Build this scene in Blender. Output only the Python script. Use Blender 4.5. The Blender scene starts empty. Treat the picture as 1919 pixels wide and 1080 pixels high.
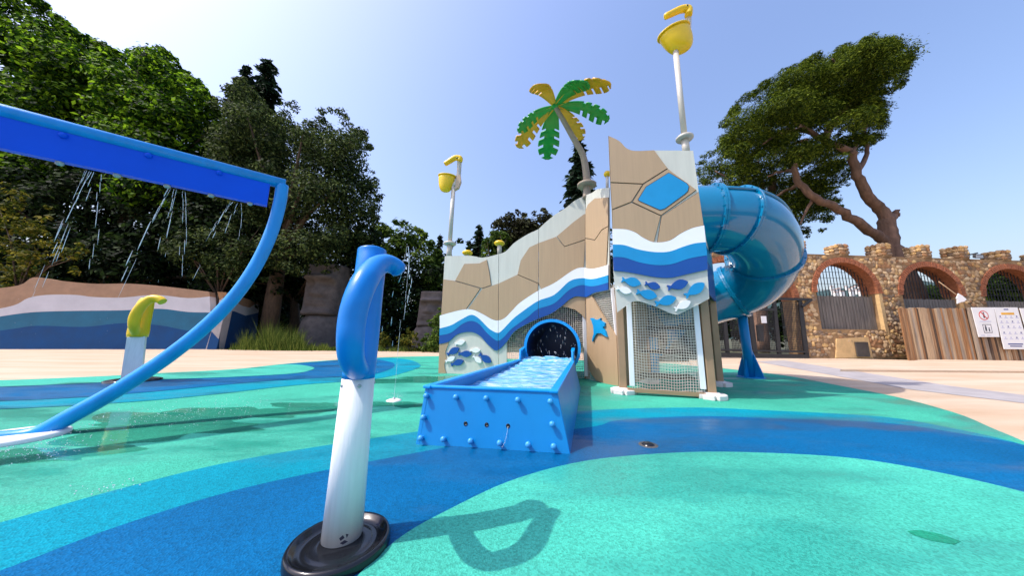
import bpy, bmesh, math, random
import numpy as np
from mathutils import Vector, Matrix
random.seed(7); rng = np.random.default_rng(7)
SC = bpy.context.scene
COL = SC.collection
R = math.radians

# ------------------------------------------------------------------ camera
FOC, CX, CY, HOR, ROLL, CH = 550.0, 970.0, 540.0, 630.0, R(0.6), 0.7      # lens in photo pixels, camera 0.7 m above the pad
TILT = math.atan((HOR - CY) / FOC)
ct, st, cr, sr = math.cos(TILT), math.sin(TILT), math.cos(ROLL), math.sin(ROLL)
R0, U0, F0 = Vector((1, 0, 0)), Vector((0, -st, ct)), Vector((0, ct, st))
cam = bpy.data.cameras.new('camera'); co = bpy.data.objects.new('camera', cam); COL.objects.link(co)
right = cr * R0 + sr * U0; up = -sr * R0 + cr * U0
m = Matrix.Identity(4)
for i in range(3):
    m[i][0], m[i][1], m[i][2] = right[i], up[i], -F0[i]
m[2][3] = CH
co.matrix_world = m
cam.sensor_width = 36; cam.sensor_fit = 'HORIZONTAL'; cam.lens = 36 * FOC / 1919
cam.shift_x = -(CX - 959.5) / 1919; cam.clip_start = 0.05; cam.clip_end = 3000
SC.camera = co

# ------------------------------------------------------------------ sky, sun, exposure
SUN = Vector((-0.83, -0.20, 1.27)).normalized()
w = bpy.data.worlds.new('World'); SC.world = w; w.use_nodes = True
nt = w.node_tree
sky = nt.nodes.new('ShaderNodeTexSky'); sky.sky_type = 'NISHITA'; sky.sun_disc = False
sky.sun_elevation = math.asin(SUN.z); sky.sun_rotation = math.atan2(SUN.x, SUN.y)
sky.air_density = 1.65; sky.dust_density = 3.8; sky.ozone_density = 8.0; sky.altitude = 20
hz0 = nt.nodes.new('ShaderNodeMix'); hz0.data_type = 'RGBA'; hz0.blend_type = 'MULTIPLY'; hz0.inputs[0].default_value = 1; hz0.inputs[7].default_value = (1.10, .945, .97, 1)   # even, slightly lavender haze
nt.links.new(sky.outputs[0], hz0.inputs[6]); nt.links.new(hz0.outputs[2], nt.nodes['Background'].inputs[0])
nt.nodes['Background'].inputs[1].default_value = 0.15
sl = bpy.data.lights.new('sun', 'SUN'); so = bpy.data.objects.new('sun', sl); COL.objects.link(so)
sl.energy = 2.4; sl.angle = R(0.53); sl.color = (1, 0.95, 0.87)
so.rotation_euler = SUN.to_track_quat('Z', 'Y').to_euler(); so.location = SUN * 60
SC.view_settings.view_transform = 'Standard'; SC.view_settings.look = 'None'
SC.view_settings.exposure = 0.88; SC.view_settings.gamma = 1; SC.view_settings.use_curve_mapping = False
SC.cycles.max_bounces = 6; SC.cycles.transparent_max_bounces = 12

# ------------------------------------------------------------------ survey helpers: photo pixel -> point of the place
def ray(x, y):
    u, v = (x - CX) / FOC, -(y - CY) / FOC
    u, v = cr * u - sr * v, sr * u + cr * v
    return Vector((u, ct - v * st, st + v * ct))
def G(x, y, z=0.0):
    d = ray(x, y); k = (z - CH) / d.z; return Vector((0, 0, CH)) + k * d
def AT(x, y, Y):
    d = ray(x, y); return Vector((0, 0, CH)) + (Y / d.y) * d
class Plane:
    def __init__(s, P, Q):
        s.P, s.Q = Vector(P), Vector(Q); d = (s.Q - s.P); d.z = 0; s.d = d.normalized()
        s.n = Vector((s.d.y, -s.d.x, 0))
        if s.n.dot(Vector((0, 0, 0)) - s.P) < 0: s.n = -s.n
    def at(s, x, y):
        r = ray(x, y); k = s.n.dot(s.P - Vector((0, 0, CH))) / s.n.dot(r); return Vector((0, 0, CH)) + k * r
    def pts(s, pp): return [s.at(*p) for p in pp]

def sm(pts, k=5, closed=False):
    """Catmull-Rom through the points"""
    P = [np.array(p, float) for p in pts]; n = len(P); out = []
    rngk = range(n if closed else n - 1)
    for i in rngk:
        if closed: a, b, c, d = P[i - 1], P[i], P[(i + 1) % n], P[(i + 2) % n]
        else: a, b, c, d = P[max(i - 1, 0)], P[i], P[i + 1], P[min(i + 2, n - 1)]
        for j in range(k):
            t = j / k
            out.append(0.5 * (2 * b + (c - a) * t + (2 * a - 5 * b + 4 * c - d) * t * t + (3 * b - a - 3 * c + d) * t ** 3))
    if not closed: out.append(P[-1])
    return [tuple(p) for p in out]
def clipx(poly, x0, x1):
    for sgn, lim in ((1, x0), (-1, -x1)):
        out = []
        for i in range(len(poly)):
            a, b = poly[i - 1], poly[i]
            ia, ib = sgn * a[0] >= lim, sgn * b[0] >= lim
            if ia != ib:
                t = (lim * sgn - a[0]) / (b[0] - a[0]); out.append((lim * sgn, a[1] + t * (b[1] - a[1])))
            if ib: out.append(b)
        poly = out
        if len(poly) < 3: return []
    return poly
def inset(poly, d):
    n = len(poly); A = sum(poly[i - 1][0] * poly[i][1] - poly[i][0] * poly[i - 1][1] for i in range(n))
    s = 1 if A > 0 else -1; out = []
    for i in range(n):
        a, b, c = (np.array(poly[j % n], float) for j in (i - 1, i, i + 1))
        e1 = (b - a) / (np.linalg.norm(b - a) + 1e-9); e2 = (c - b) / (np.linalg.norm(c - b) + 1e-9)
        n1 = np.array((-e1[1], e1[0])) * s; n2 = np.array((-e2[1], e2[0])) * s
        h = n1 + n2; L = max(h @ h, 0.5); out.append(tuple(b + h * (2 * d / L) * 1.0))
    return out

# ------------------------------------------------------------------ materials
MATS = {}
def lin(r, g, b): return tuple(((c / 255) / 12.92 if c / 255 <= .04045 else ((c / 255 + .055) / 1.055) ** 2.4) for c in (r, g, b))
def mat(name, col, rough=.5, var=.15, scale=6.0, bump=0.0, bscale=40.0, stretch=None, spec=.5, metal=0.0, coat=0.0, trans=0.0, col2=None, fac2=None):
    if name in MATS: return MATS[name]
    M = bpy.data.materials.new(name); M.use_nodes = True; t = M.node_tree; N, L = t.nodes, t.links
    b = N['Principled BSDF']; b.inputs['Roughness'].default_value = rough; b.inputs['Metallic'].default_value = metal
    b.inputs['Specular IOR Level'].default_value = spec; b.inputs['Coat Weight'].default_value = coat
    b.inputs['Transmission Weight'].default_value = trans
    tc = N.new('ShaderNodeTexCoord'); mp = N.new('ShaderNodeMapping'); L.new(tc.outputs['Object'], mp.inputs[0])
    if stretch: mp.inputs['Scale'].default_value = stretch
    nz = N.new('ShaderNodeTexNoise'); nz.inputs['Scale'].default_value = scale; nz.inputs['Detail'].default_value = 6; nz.inputs['Roughness'].default_value = .6
    L.new(mp.outputs[0], nz.inputs['Vector'])
    rp = N.new('ShaderNodeValToRGB'); rp.color_ramp.elements[0].position = .3; rp.color_ramp.elements[1].position = .72
    c0 = tuple(c * (1 - var) for c in col) + (1,); c1 = tuple(min(c * (1 + var), 1) for c in col) + (1,)
    if col2: c0 = tuple(col2) + (1,); c1 = tuple(col) + (1,)
    rp.color_ramp.elements[0].color = c0; rp.color_ramp.elements[1].color = c1
    L.new(nz.outputs['Fac'], rp.inputs[0]); L.new(rp.outputs[0], b.inputs['Base Color'])
    mr = N.new('ShaderNodeMapRange'); mr.inputs[3].default_value = max(rough - .1, .03); mr.inputs[4].default_value = min(rough + .12, 1)
    L.new(nz.outputs['Fac'], mr.inputs[0]); L.new(mr.outputs[0], b.inputs['Roughness'])
    if bump:
        n2 = N.new('ShaderNodeTexNoise'); n2.inputs['Scale'].default_value = bscale; n2.inputs['Detail'].default_value = 5
        L.new(mp.outputs[0], n2.inputs['Vector'])
        bp = N.new('ShaderNodeBump'); bp.inputs['Strength'].default_value = bump; bp.inputs['Distance'].default_value = .02
        L.new(n2.outputs['Fac'], bp.inputs['Height']); L.new(bp.outputs[0], b.inputs['Normal'])
    MATS[name] = M; return M
def rubber(name, col):
    """poured rubber granules: fine speckle, worn pale drifts, wet shiny patches"""
    M = bpy.data.materials.new(name); M.use_nodes = True; t = M.node_tree; N, L = t.nodes, t.links; b = N['Principled BSDF']
    tc = N.new('ShaderNodeTexCoord')
    def noise(sc, det=4, ro=.55, vec=None):
        n = N.new('ShaderNodeTexNoise'); n.inputs['Scale'].default_value = sc; n.inputs['Detail'].default_value = det; n.inputs['Roughness'].default_value = ro
        L.new(vec or tc.outputs['Object'], n.inputs['Vector']); return n
    def ramp(src, stops):
        r = N.new('ShaderNodeValToRGB'); e = r.color_ramp.elements
        e[0].position, e[0].color = stops[0]; e[1].position, e[1].color = stops[-1]
        for p, c in stops[1:-1]:
            q = e.new(p); q.color = c
        L.new(src, r.inputs[0]); return r
    v = N.new('ShaderNodeTexVoronoi'); v.inputs['Scale'].default_value = 150; L.new(tc.outputs['Object'], v.inputs['Vector'])
    sep = N.new('ShaderNodeSeparateColor'); L.new(v.outputs['Color'], sep.inputs[0])
    c = col
    g = ramp(sep.outputs[0], [(0.0, tuple(x * .74 for x in c) + (1,)), (.55, tuple(c) + (1,)), (1.0, tuple(min(1, x * 1.17) for x in c) + (1,))])
    big = noise(.9, 5, .6); pale = ramp(big.outputs['Fac'], [(.36, (.84, .86, .86, 1)), (.52, (1.0, 1.0, 1.0, 1)), (.70, (1.28, 1.14, 1.12, 1))])
    mx = N.new('ShaderNodeMix'); mx.data_type = 'RGBA'; mx.blend_type = 'MULTIPLY'; mx.inputs[0].default_value = 1
    L.new(g.outputs[0], mx.inputs[6]); L.new(pale.outputs[0], mx.inputs[7])
    mp = N.new('ShaderNodeMapping'); mp.inputs['Scale'].default_value = (.55, 1.5, 1); mp.inputs['Location'].default_value = (3.1, 1.7, 0); L.new(tc.outputs['Object'], mp.inputs[0])
    wet = noise(1.0, 6, .6, mp.outputs[0]); wf = ramp(wet.outputs['Fac'], [(.47, (0, 0, 0, 1)), (.60, (1, 1, 1, 1))])
    mx2 = N.new('ShaderNodeMix'); mx2.data_type = 'RGBA'; mx2.blend_type = 'MULTIPLY'
    sc = N.new('ShaderNodeMath'); sc.operation = 'MULTIPLY'; sc.inputs[1].default_value = .72; L.new(wf.outputs[0], sc.inputs[0]); L.new(sc.outputs[0], mx2.inputs[0])
    mx2.inputs[7].default_value = (.42, .68, .72, 1); L.new(mx.outputs[2], mx2.inputs[6]); L.new(mx2.outputs[2], b.inputs['Base Color'])
    ro = N.new('ShaderNodeMapRange'); ro.inputs[3].default_value = .8; ro.inputs[4].default_value = .28; L.new(wf.outputs[0], ro.inputs[0]); L.new(ro.outputs[0], b.inputs['Roughness'])
    bs = N.new('ShaderNodeMapRange'); bs.inputs[3].default_value = .55; bs.inputs[4].default_value = .10; L.new(wf.outputs[0], bs.inputs[0])
    bp = N.new('ShaderNodeBump'); bp.inputs['Distance'].default_value = .004; L.new(bs.outputs[0], bp.inputs['Strength']); L.new(v.outputs['Distance'], bp.inputs['Height']); L.new(bp.outputs[0], b.inputs['Normal'])
    sp_ = N.new('ShaderNodeMapRange'); sp_.inputs[3].default_value = .10; sp_.inputs[4].default_value = .42; L.new(wf.outputs[0], sp_.inputs[0]); L.new(sp_.outputs[0], b.inputs['Specular IOR Level'])
    MATS[name] = M; return M
def leafmat(name, c0, c1, trans=.35, rough=.5):
    M = bpy.data.materials.new(name); M.use_nodes = True; t = M.node_tree; N, L = t.nodes, t.links; b = N['Principled BSDF']
    g = N.new('ShaderNodeNewGeometry'); rp = N.new('ShaderNodeValToRGB')
    rp.color_ramp.elements[0].color = tuple(c * .45 for c in c0) + (1,); rp.color_ramp.elements[1].color = tuple(c1) + (1,)
    q = rp.color_ramp.elements.new(.5); q.color = tuple(c * 1.1 for c in c0) + (1,)
    L.new(g.outputs['Random Per Island'], rp.inputs[0]); L.new(rp.outputs[0], b.inputs['Base Color']); b.inputs['Roughness'].default_value = rough + .2
    b.inputs['Specular IOR Level'].default_value = .12
    tr = N.new('ShaderNodeBsdfTranslucent'); hs = N.new('ShaderNodeHueSaturation'); hs.inputs['Value'].default_value = 1.5; L.new(rp.outputs[0], hs.inputs['Color']); L.new(hs.outputs[0], tr.inputs[0])
    mx = N.new('ShaderNodeMixShader'); mx.inputs[0].default_value = trans; L.new(b.outputs[0], mx.inputs[1]); L.new(tr.outputs[0], mx.inputs[2])
    L.new(mx.outputs[0], N['Material Output'].inputs[0]); MATS[name] = M; return M

# ------------------------------------------------------------------ mesh helpers
ORG = {}
class MB:
    def __init__(s): s.v, s.f, s.sm, s.mi = [], [], [], []
    def add(s, v, f, smooth=False, mi=0):
        o = len(s.v); s.v += [tuple(x) for x in v]; s.f += [tuple(i + o for i in q) for q in f]; s.sm += [smooth] * len(f); s.mi += [mi] * len(f); return s
    def prism(s, pts, n, front, back, mi=0):
        k = len(pts); n = Vector(n)
        a = [Vector(p) + n * front for p in pts]; b = [Vector(p) + n * back for p in pts]
        # orient front face along n
        nn = Vector((0, 0, 0))
        for i in range(k): nn += a[i - 1].cross(a[i])
        if nn.dot(n) < 0: a.reverse(); b.reverse()
        f = [tuple(range(k)), tuple(range(2 * k - 1, k - 1, -1))]
        for i in range(k): j = (i + 1) % k; f.append((i, i + k, j + k, j))
        return s.add(a + b, f, mi=mi)
    def box(s, c, sx, sy, sz, rz=0.0, mi=0):
        c = Vector(c); q = Matrix.Rotation(rz, 3, 'Z')
        v = [c + q @ Vector((x * sx / 2, y * sy / 2, z * sz / 2)) for x in (-1, 1) for y in (-1, 1) for z in (-1, 1)]
        return s.add(v, [(0, 1, 3, 2), (4, 6, 7, 5), (0, 4, 5, 1), (2, 3, 7, 6), (0, 2, 6, 4), (1, 5, 7, 3)], mi=mi)
    def bar(s, a, b, wx, wy=None, upv=(0, 0, 1), mi=0):
        a, b = Vector(a), Vector(b); d = (b - a).normalized(); u = Vector(upv)
        if abs(d.dot(u)) > .95: u = Vector((0, 1, 0))
        x = d.cross(u).normalized(); y = x.cross(d).normalized(); wy = wy or wx
        v = [p + x * (i * wx / 2) + y * (j * wy / 2) for p in (a, b) for i, j in ((-1, -1), (1, -1), (1, 1), (-1, 1))]
        return s.add(v, [(0, 3, 2, 1), (4, 5, 6, 7), (0, 1, 5, 4), (1, 2, 6, 5), (2, 3, 7, 6), (3, 0, 4, 7)], mi=mi)
    def tube(s, path, rad, seg=16, cap=True, smooth=True, mi=0, flat=1.0, closed=False):
        P = [Vector(p) for p in path]; n = len(P)
        if not hasattr(rad, '__len__'): rad = [rad] * n
        T = [(P[min(i + 1, n - 1)] - P[max(i - 1, 0)]).normalized() for i in range(n)]
        u = Vector((0, 0, 1)) if abs(T[0].z) < .9 else Vector((0, 1, 0))
        x = T[0].cross(u).normalized(); v = []; f = []
        for i in range(n):
            x = (x - T[i] * x.dot(T[i])).normalized(); y = T[i].cross(x)
            for k in range(seg):
                a = 2 * math.pi * k / seg; v.append(P[i] + (x * math.cos(a) + y * math.sin(a) * flat) * rad[i])
        for i in range(n - 1):
            for k in range(seg):
                k2 = (k + 1) % seg; f.append((i * seg + k, i * seg + k2, (i + 1) * seg + k2, (i + 1) * seg + k))
        s.add(v, f, smooth, mi)
        if cap:
            s.add(v[:seg][::-1], [tuple(range(seg))], False, mi); s.add(v[-seg:], [tuple(range(seg))], False, mi)
        return s
    def lathe(s, c, prof, seg=28, axis=(0, 0, 1), smooth=True, mi=0, sx=1.0, sy=1.0):
        ax = Vector(axis).normalized(); u = Vector((0, 0, 1)) if abs(ax.z) < .9 else Vector((1, 0, 0))
        x = ax.cross(u).normalized(); y = ax.cross(x); c = Vector(c); v = []; f = []
        for r, h in prof:
            for k in range(seg):
                a = 2 * math.pi * k / seg; v.append(c + ax * h + (x * math.cos(a) * sx + y * math.sin(a) * sy) * r)
        for i in range(len(prof) - 1):
            for k in range(seg):
                k2 = (k + 1) % seg; f.append((i * seg + k, i * seg + k2, (i + 1) * seg + k2, (i + 1) * seg + k))
        return s.add(v, f, smooth, mi)
    def build(s, name, material, parent=None, origin=None):
        me = bpy.data.meshes.new(name)
        V = np.array([tuple(p) for p in s.v], dtype=float)
        if parent is not None: o0 = np.array(ORG[parent.name])
        elif origin is not None: o0 = np.array(origin, float)
        else: o0 = np.array([(V[:, 0].min() + V[:, 0].max()) / 2, (V[:, 1].min() + V[:, 1].max()) / 2, V[:, 2].min()])
        me.from_pydata((V - o0).tolist(), [], s.f)
        me.polygons.foreach_set('use_smooth', s.sm); me.polygons.foreach_set('material_index', s.mi)
        for mm in (material if isinstance(material, (list, tuple)) else [material]): me.materials.append(mm)
        me.update()
        bm = bmesh.new(); bm.from_mesh(me); bmesh.ops.remove_doubles(bm, verts=bm.verts, dist=1e-5); bmesh.ops.recalc_face_normals(bm, faces=bm.faces); bm.to_mesh(me); bm.free()
        ob = bpy.data.objects.new(name, me); COL.objects.link(ob)
        if parent is not None: ob.parent = parent
        else: ob.location = o0
        ORG[ob.name] = tuple(o0); return ob
def bevel(ob, wdt=.01, seg=2, ang=40):
    md = ob.modifiers.new('bevel', 'BEVEL'); md.width = wdt; md.segments = seg; md.limit_method = 'ANGLE'; md.angle_limit = R(ang); return ob
def thing(name, label, cat, loc, group=None):
    o = bpy.data.objects.new(name, None); COL.objects.link(o); o.location = loc; o.empty_display_size = .1
    ORG[o.name] = tuple(loc); return tag(o, label, cat, group)
def tag(o, label=None, cat=None, group=None, kind=None):
    if label: o['label'] = label
    if cat: o['category'] = cat
    if group: o['group'] = group
    if kind: o['kind'] = kind
    return o
def struct(o): o['kind'] = 'structure'; return o
def sheet(name, pts, z, material, parent=None):
    return MB().add([(p[0], p[1], z) for p in pts], [tuple(range(len(pts)))]).build(name, material, parent, origin=None if parent else (0, 0, z))

# ------------------------------------------------------------------ ground, paved deck, rubber splash pad
M_soil = mat('soil', (.10, .085, .05), .95, .4, 1.2, .6, 12, col2=(.045, .06, .02))
M_deck = mat('pale_deck', lin(202, 183, 160), .85, .0, 1.1, .3, 60, stretch=(.35, 2.2, 1), col2=lin(180, 152, 122))
M_strip = mat('grey_paving', lin(158, 152, 150), .8, .18, 3, .3, 40)
ground = struct(sheet('ground', [(-900, -200), (900, -200), (900, 1500), (-900, 1500)], -.03, M_soil))
deckpts = [(-40, -10), (24, -10), (24, 11.6), G(1705, 675)[:2], G(1512, 671)[:2], (8.2, 11.8), (3, 13), (-3, 12.8), G(700, 658)[:2], G(600, 656)[:2], G(440, 656)[:2], (-13.1, 12.9), (-19.1, 11.5), (-40, 9)]
deck = struct(sheet('deck', deckpts, 0.0, M_deck))
M_mint = rubber('rubber_mint', lin(68, 172, 150)); M_green = rubber('rubber_green', lin(64, 166, 140))
M_cyan = rubber('rubber_cyan', lin(0, 136, 156)); M_blue = rubber('rubber_blue', lin(0, 92, 140))
def gs(pp, k=6): return [tuple(G(*p)[:2]) for p in pp]
def gsm(pp, k=5): return sm(gs(pp), k)
far = gsm([(-120, 714), (23, 713), (150, 708), (300, 700), (440, 692.5), (540, 682), (640, 674.5), (740, 669.5), (830, 668)]) + sm([tuple(G(830, 668)[:2]), (0, 9.2), (2.5, 8.9), (4.2, 8.0), tuple(G(1405, 696)[:2])])[1:] \
    + gsm([(1405, 696), (1480, 706), (1560, 721), (1680, 745), (1790, 775), (1860, 804), (1925, 832), (2050, 900)])[1:]
pad = struct(sheet('rubber_pad', [(-9.5, -6)] + [(-9.5, far[0][1])] + far + [(far[-1][0], -6)], .004, M_green))
def field(pts, z, mm, nm='colour_field'):
    return MB().add([(p[0], p[1], z) for p in pts], [tuple(range(len(pts)))]).build(nm, mm, pad)
# far cyan and blue tongues with the green island between
field(gsm([(-150, 771), (23, 768), (250, 755), (400, 741), (560, 723), (700, 712), (766, 697), (788, 685), (760, 674), (700, 671.5), (640, 675.5), (540, 683), (440, 693.5), (300, 703), (-150, 722)]), .008, M_cyan)
field(gsm([(-150, 757), (23, 753), (150, 747), (300, 735), (500, 716), (640, 708), (700, 703), (736, 690), (735, 681), (700, 674.5), (640, 676.5), (540, 684), (440, 694.5), (300, 704), (-150, 724)]), .012, M_blue)
field(gsm([(-150, 731), (23, 727), (300, 714), (450, 708), (550, 702), (584, 695), (586, 690), (556, 685), (511, 686.5), (440, 694), (300, 702), (23, 714.5), (-150, 716)]), .016, M_mint)
# the near cyan and blue river, running under the splash box to the right
top_c = gsm([(-200, 1040), (23, 978), (200, 927), (400, 876), (560, 846), (760, 815), (930, 790), (1112, 771), (1300, 766), (1434, 771), (1650, 783), (1789, 806), (1925, 838), (2100, 900)])
field(top_c + [(7, -6), (-9.4, -6), (-9.4, top_c[0][1])], .008, M_cyan)
top_b = gsm([(-200, 1150), (23, 1070), (200, 1001), (400, 936), (560, 897), (760, 857), (940, 825), (1113, 803), (1160, 791), (1300, 783), (1450, 787), (1650, 795), (1789, 814), (1925, 840), (2100, 905)])
field(top_b + [(7, -6), (-9.4, -6), (-9.4, top_b[0][1])], .012, M_blue)
isl = gsm([(600, 1180), (680, 1080), (760, 1010), (850, 959), (950, 911), (1050, 880), (1150, 863), (1300, 853), (1450, 855), (1600, 865), (1750, 890), (1925, 931), (2150, 1000)])
field(isl + [(6.9, -6), (isl[0][0] - .6, -6)], .016, M_mint)
field(gs([(1702, 1006), (1725, 1004), (1765, 1012), (1803, 1026), (1790, 1032), (1745, 1024), (1712, 1013)]), .0175, rubber('rubber_deep', lin(30, 146, 112)), 'patch')
# grey paving strip in the deck, and the pale step in front of the wall
gp = MB()
strip = struct(sheet('paving_strip', gs([(1415, 678), (1560, 704), (1700, 730), (1925, 757.5), (2200, 790), (2200, 772), (1925, 742), (1780, 724), (1620, 699), (1470, 676)]), .004, M_strip))
sp = gs([(1600, 699), (1925, 703), (2200, 706)]); 
step = MB().prism([Vector((p[0], p[1], 0)) for p in gs([(1575, 697), (1925, 700), (2150, 702)])] + [Vector((24, 10.9, 0)), Vector((13.9, 10.3, 0))], (0, 0, 1), .045, -.01).build('deck_step', M_deck)
struct(step)

# ------------------------------------------------------------------ stone wall with arches
WP = Plane((10.6, 11.0, 0), (18.5, 11.55, 0))
WD, WN = WP.d, WP.n
def wu(x, y): p = WP.at(x, y); return (p - WP.P).dot(WD), p.z
def wp(u, z, off=0.0): return WP.P + WD * u + WN * off + Vector((0, 0, z))
M_stone = mat('wall_mortar', lin(146, 116, 80), .95, .4, 3.2, .8, 14)
def stonemat():
    M = mat('wall_stones', (.3, .25, .2), .9, .2, 5, .7, 9); t = M.node_tree; N, L = t.nodes, t.links
    g = N.new('ShaderNodeNewGeometry'); rp = N.new('ShaderNodeValToRGB'); e = rp.color_ramp.elements
    cols = [lin(202, 164, 108), lin(146, 116, 84), lin(186, 156, 118), lin(204, 176, 136), lin(160, 118, 80), lin(174, 142, 100), lin(128, 108, 88), lin(206, 168, 110)]
    e[0].color = cols[0] + (1,); e[1].color = cols[-1] + (1,)
    for i, c in enumerate(cols[1:-1]):
        q = e.new((i + 1) / 7); q.color = c + (1,)
    rp.color_ramp.interpolation = 'CONSTANT'
    L.new(g.outputs['Random Per Island'], rp.inputs[0]); b = N['Principled BSDF']
    mx = N.new('ShaderNodeMix'); mx.data_type = 'RGBA'; mx.blend_type = 'OVERLAY'; mx.inputs[0].default_value = .5
    old = b.inputs['Base Color'].links[0].from_socket; bw = N.new('ShaderNodeTexNoise'); bw.inputs['Scale'].default_value = 7; bw.inputs['Detail'].default_value = 6
    L.new(rp.outputs[0], mx.inputs[6]); L.new(bw.outputs['Fac'], mx.inputs[7]); L.new(mx.outputs[2], b.inputs['Base Color']); return M
M_stones = stonemat()
M_brick = mat('brick', lin(160, 98, 66), .9, .35, 9, .5, 30)
HT = wu(1700, 482)[1]
TH = .5
arches = []          # (u0,u1,spring,crown,sill)
a0 = (wu(1292, 560)[0], wu(1490, 565)[0], 2.15, wu(1375, 485)[1], 0.0)
a1 = (wu(1529, 545)[0], wu(1644, 545)[0], wu(1529, 548)[1], wu(1566, 491)[1], wu(1545, 617)[1])
a2 = (wu(1690, 548)[0], wu(1801, 548)[0], wu(1690, 553)[1], wu(1735, 499)[1], .9)
a3 = (wu(1844, 548)[0], wu(1958, 548)[0], wu(1844, 556)[1], wu(1885, 503)[1], .9)
a4 = (a3[1] + (a2[0] - a1[1]), a3[1] + (a2[0] - a1[1]) + (a3[1] - a3[0]), a3[2], a3[3], .9)
arches = [a0, a1, a2, a3, a4]
def arch_top(a, u):
    t = (u - (a[0] + a[1]) / 2) / ((a[1] - a[0]) / 2); return a[2] + (a[3] - a[2]) * math.sqrt(max(0, 1 - t * t))
U0w, U1w = -6.5, a4[1] + 1.2
wall = thing('stone_arch_wall', 'rough stone wall with brick arches and battlements behind the paved deck', 'wall', wp((U0w + U1w) / 2, 0))
us = [U0w, U1w]
for a in arches: us += [a[0] + (a[1] - a[0]) * (1 - math.cos(math.pi * i / 24)) / 2 for i in range(25)]
us = sorted(set(round(u, 5) for u in us))
mb = MB()
def quad(p, q, r, s_): mb.add([p, q, r, s_], [(0, 1, 2, 3)])
def inar(u):
    for a in arches:
        if a[0] + 1e-4 < u < a[1] - 1e-4: return a
for u, v in zip(us[:-1], us[1:]):
    a = inar((u + v) / 2)
    iv = [(0, 0, HT, HT)] if not a else ([(0, 0, a[4], a[4])] if a[4] > 0 else []) + [(arch_top(a, u), arch_top(a, v), HT, HT)]
    for b0, b1, t0, t1 in iv:
        for off in (0, -TH): quad(wp(u, b0, off), wp(v, b1, off), wp(v, t1, off), wp(u, t0, off))
        if b0 > 0 or b1 > 0: quad(wp(u, b0, 0), wp(v, b1, 0), wp(v, b1, -TH), wp(u, b0, -TH))
        quad(wp(u, t0, 0), wp(v, t1, 0), wp(v, t1, -TH), wp(u, t0, -TH))
for a in arches:
    for u in a[:2]: quad(wp(u, a[4], 0), wp(u, a[2], 0), wp(u, a[2], -TH), wp(u, a[4], -TH))
for u in (U0w, U1w): quad(wp(u, 0, 0), wp(u, HT, 0), wp(u, HT, -TH), wp(u, 0, -TH))
body = mb.build('wall_body', M_stone, wall)
# stones on the face
st_ = MB()
ico = bmesh.new(); bmesh.ops.create_icosphere(ico, subdivisions=1, radius=1); icv = [v.co.copy() for v in ico.verts]; icf = [tuple(v.index for v in f.verts) for f in ico.faces]; ico.free()
def stone(mbx, c, sx, sz, sy, ang=0):
    q = Matrix.Rotation(ang, 3, 'Y'); vs = []
    for v in icv:
        k = 1 + random.uniform(-.16, .16); p = q @ Vector((v.x * sx * k, 0, v.z * sz * k))
        p.x = max(-sx * .92, min(sx * .92, p.x)); vs.append(c + WD * p.x + Vector((0, 0, p.z)) + WN * (v.y * -sy * k))
    mbx.add(vs, icf)
z = .08
while z < HT - .14:
    hrow = random.uniform(.10, .18); u = U0w
    while u < U1w:
        wst = random.uniform(.09, .30); uc, zc = u + wst / 2, z + hrow / 2 + random.uniform(-.04, .04); u += wst * .93
        if uc < -4.5 or uc > a3[1]: continue
        ok = True
        for a in arches:
            lo = a[4] if a[4] > 0 else -1
            ring = .18
            if a[0] - .10 - (ring if zc > a[2] else 0) < uc < a[1] + .10 + (ring if zc > a[2] else 0):
                t = max(-1, min(1, (uc - (a[0] + a[1]) / 2) / ((a[1] - a[0]) / 2 + ring)))
                topz = a[2] + (a[3] - a[2] + ring) * math.sqrt(max(0, 1 - t * t)) + .06
                if lo - .08 < zc < topz: ok = False
        if 0.0 < uc - a1[0] - .25 < 1.6 and zc < .75 and random.random() < .75: ok = False      # rendered patch under the first arch
        if ok: stone(st_, wp(uc, zc, -.005), wst * .58, hrow * .66 * random.uniform(.8, 1.15), random.uniform(.02, .05), random.uniform(-.4, .4))
    z += hrow * .93
tag(st_.build('wall_stones', M_stones, wall), kind='stuff')
# merlons, each with its own rubble
for px0, px1, pyt in ((1345, 1381, 452), (1462, 1508, 453), (1541, 1587, 458.5), (1621, 1667, 461), (1695, 1742, 464), (1767, 1812, 467), (1841, 1890, 470), (1914, 1966, 474), (1990, 2045, 478)):
    v, zt = wu(px1, pyt); u = v - .42
    mm = MB()
    k = 6
    for i in range(1): 
        e = .03
        mm.add([wp(u + e, HT - .02, .03), wp(v - e, HT - .02, .03), wp(v - e * 2, zt - .03, .02), wp(u + e * 2, zt - .03, .02), wp(u + e, HT - .02, -TH - .03), wp(v - e, HT - .02, -TH - .03), wp(v - e * 2, zt - .03, -TH), wp(u + e * 2, zt - .03, -TH)],
               [(0, 1, 2, 3), (7, 6, 5, 4), (0, 4, 5, 1), (1, 5, 6, 2), (2, 6, 7, 3), (3, 7, 4, 0)])
    mer = mm.build('merlon', M_stone, wall)
    ms = MB(); zz = HT + .03
    while zz < zt:
        uu = u; hh = random.uniform(.10, .16)
        while uu < v - .05:
            ww = random.uniform(.15, .34); 
            for off in (.015, -TH - .0): stone(ms, wp(min(uu + ww / 2, v - ww * .4), zz + hh / 2, off), ww * .52, hh * .6, .06)
            uu += ww * .95
        for off in np.arange(-.08, -TH, -.17):
            for ue in (u + .03, v - .03): stone(ms, wp(ue, zz + hh / 2, off), .06, hh * .6, .1)
        zz += hh * .92
    uu = u + .1
    while uu < v - .05:
        for off in (-.06, -.26, -.42): stone(ms, wp(uu, zt - .02, off), random.uniform(.1, .15), .05, .12)
        uu += .22
    tag(ms.build('merlon_stones', M_stones, mer), kind='stuff')
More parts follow.
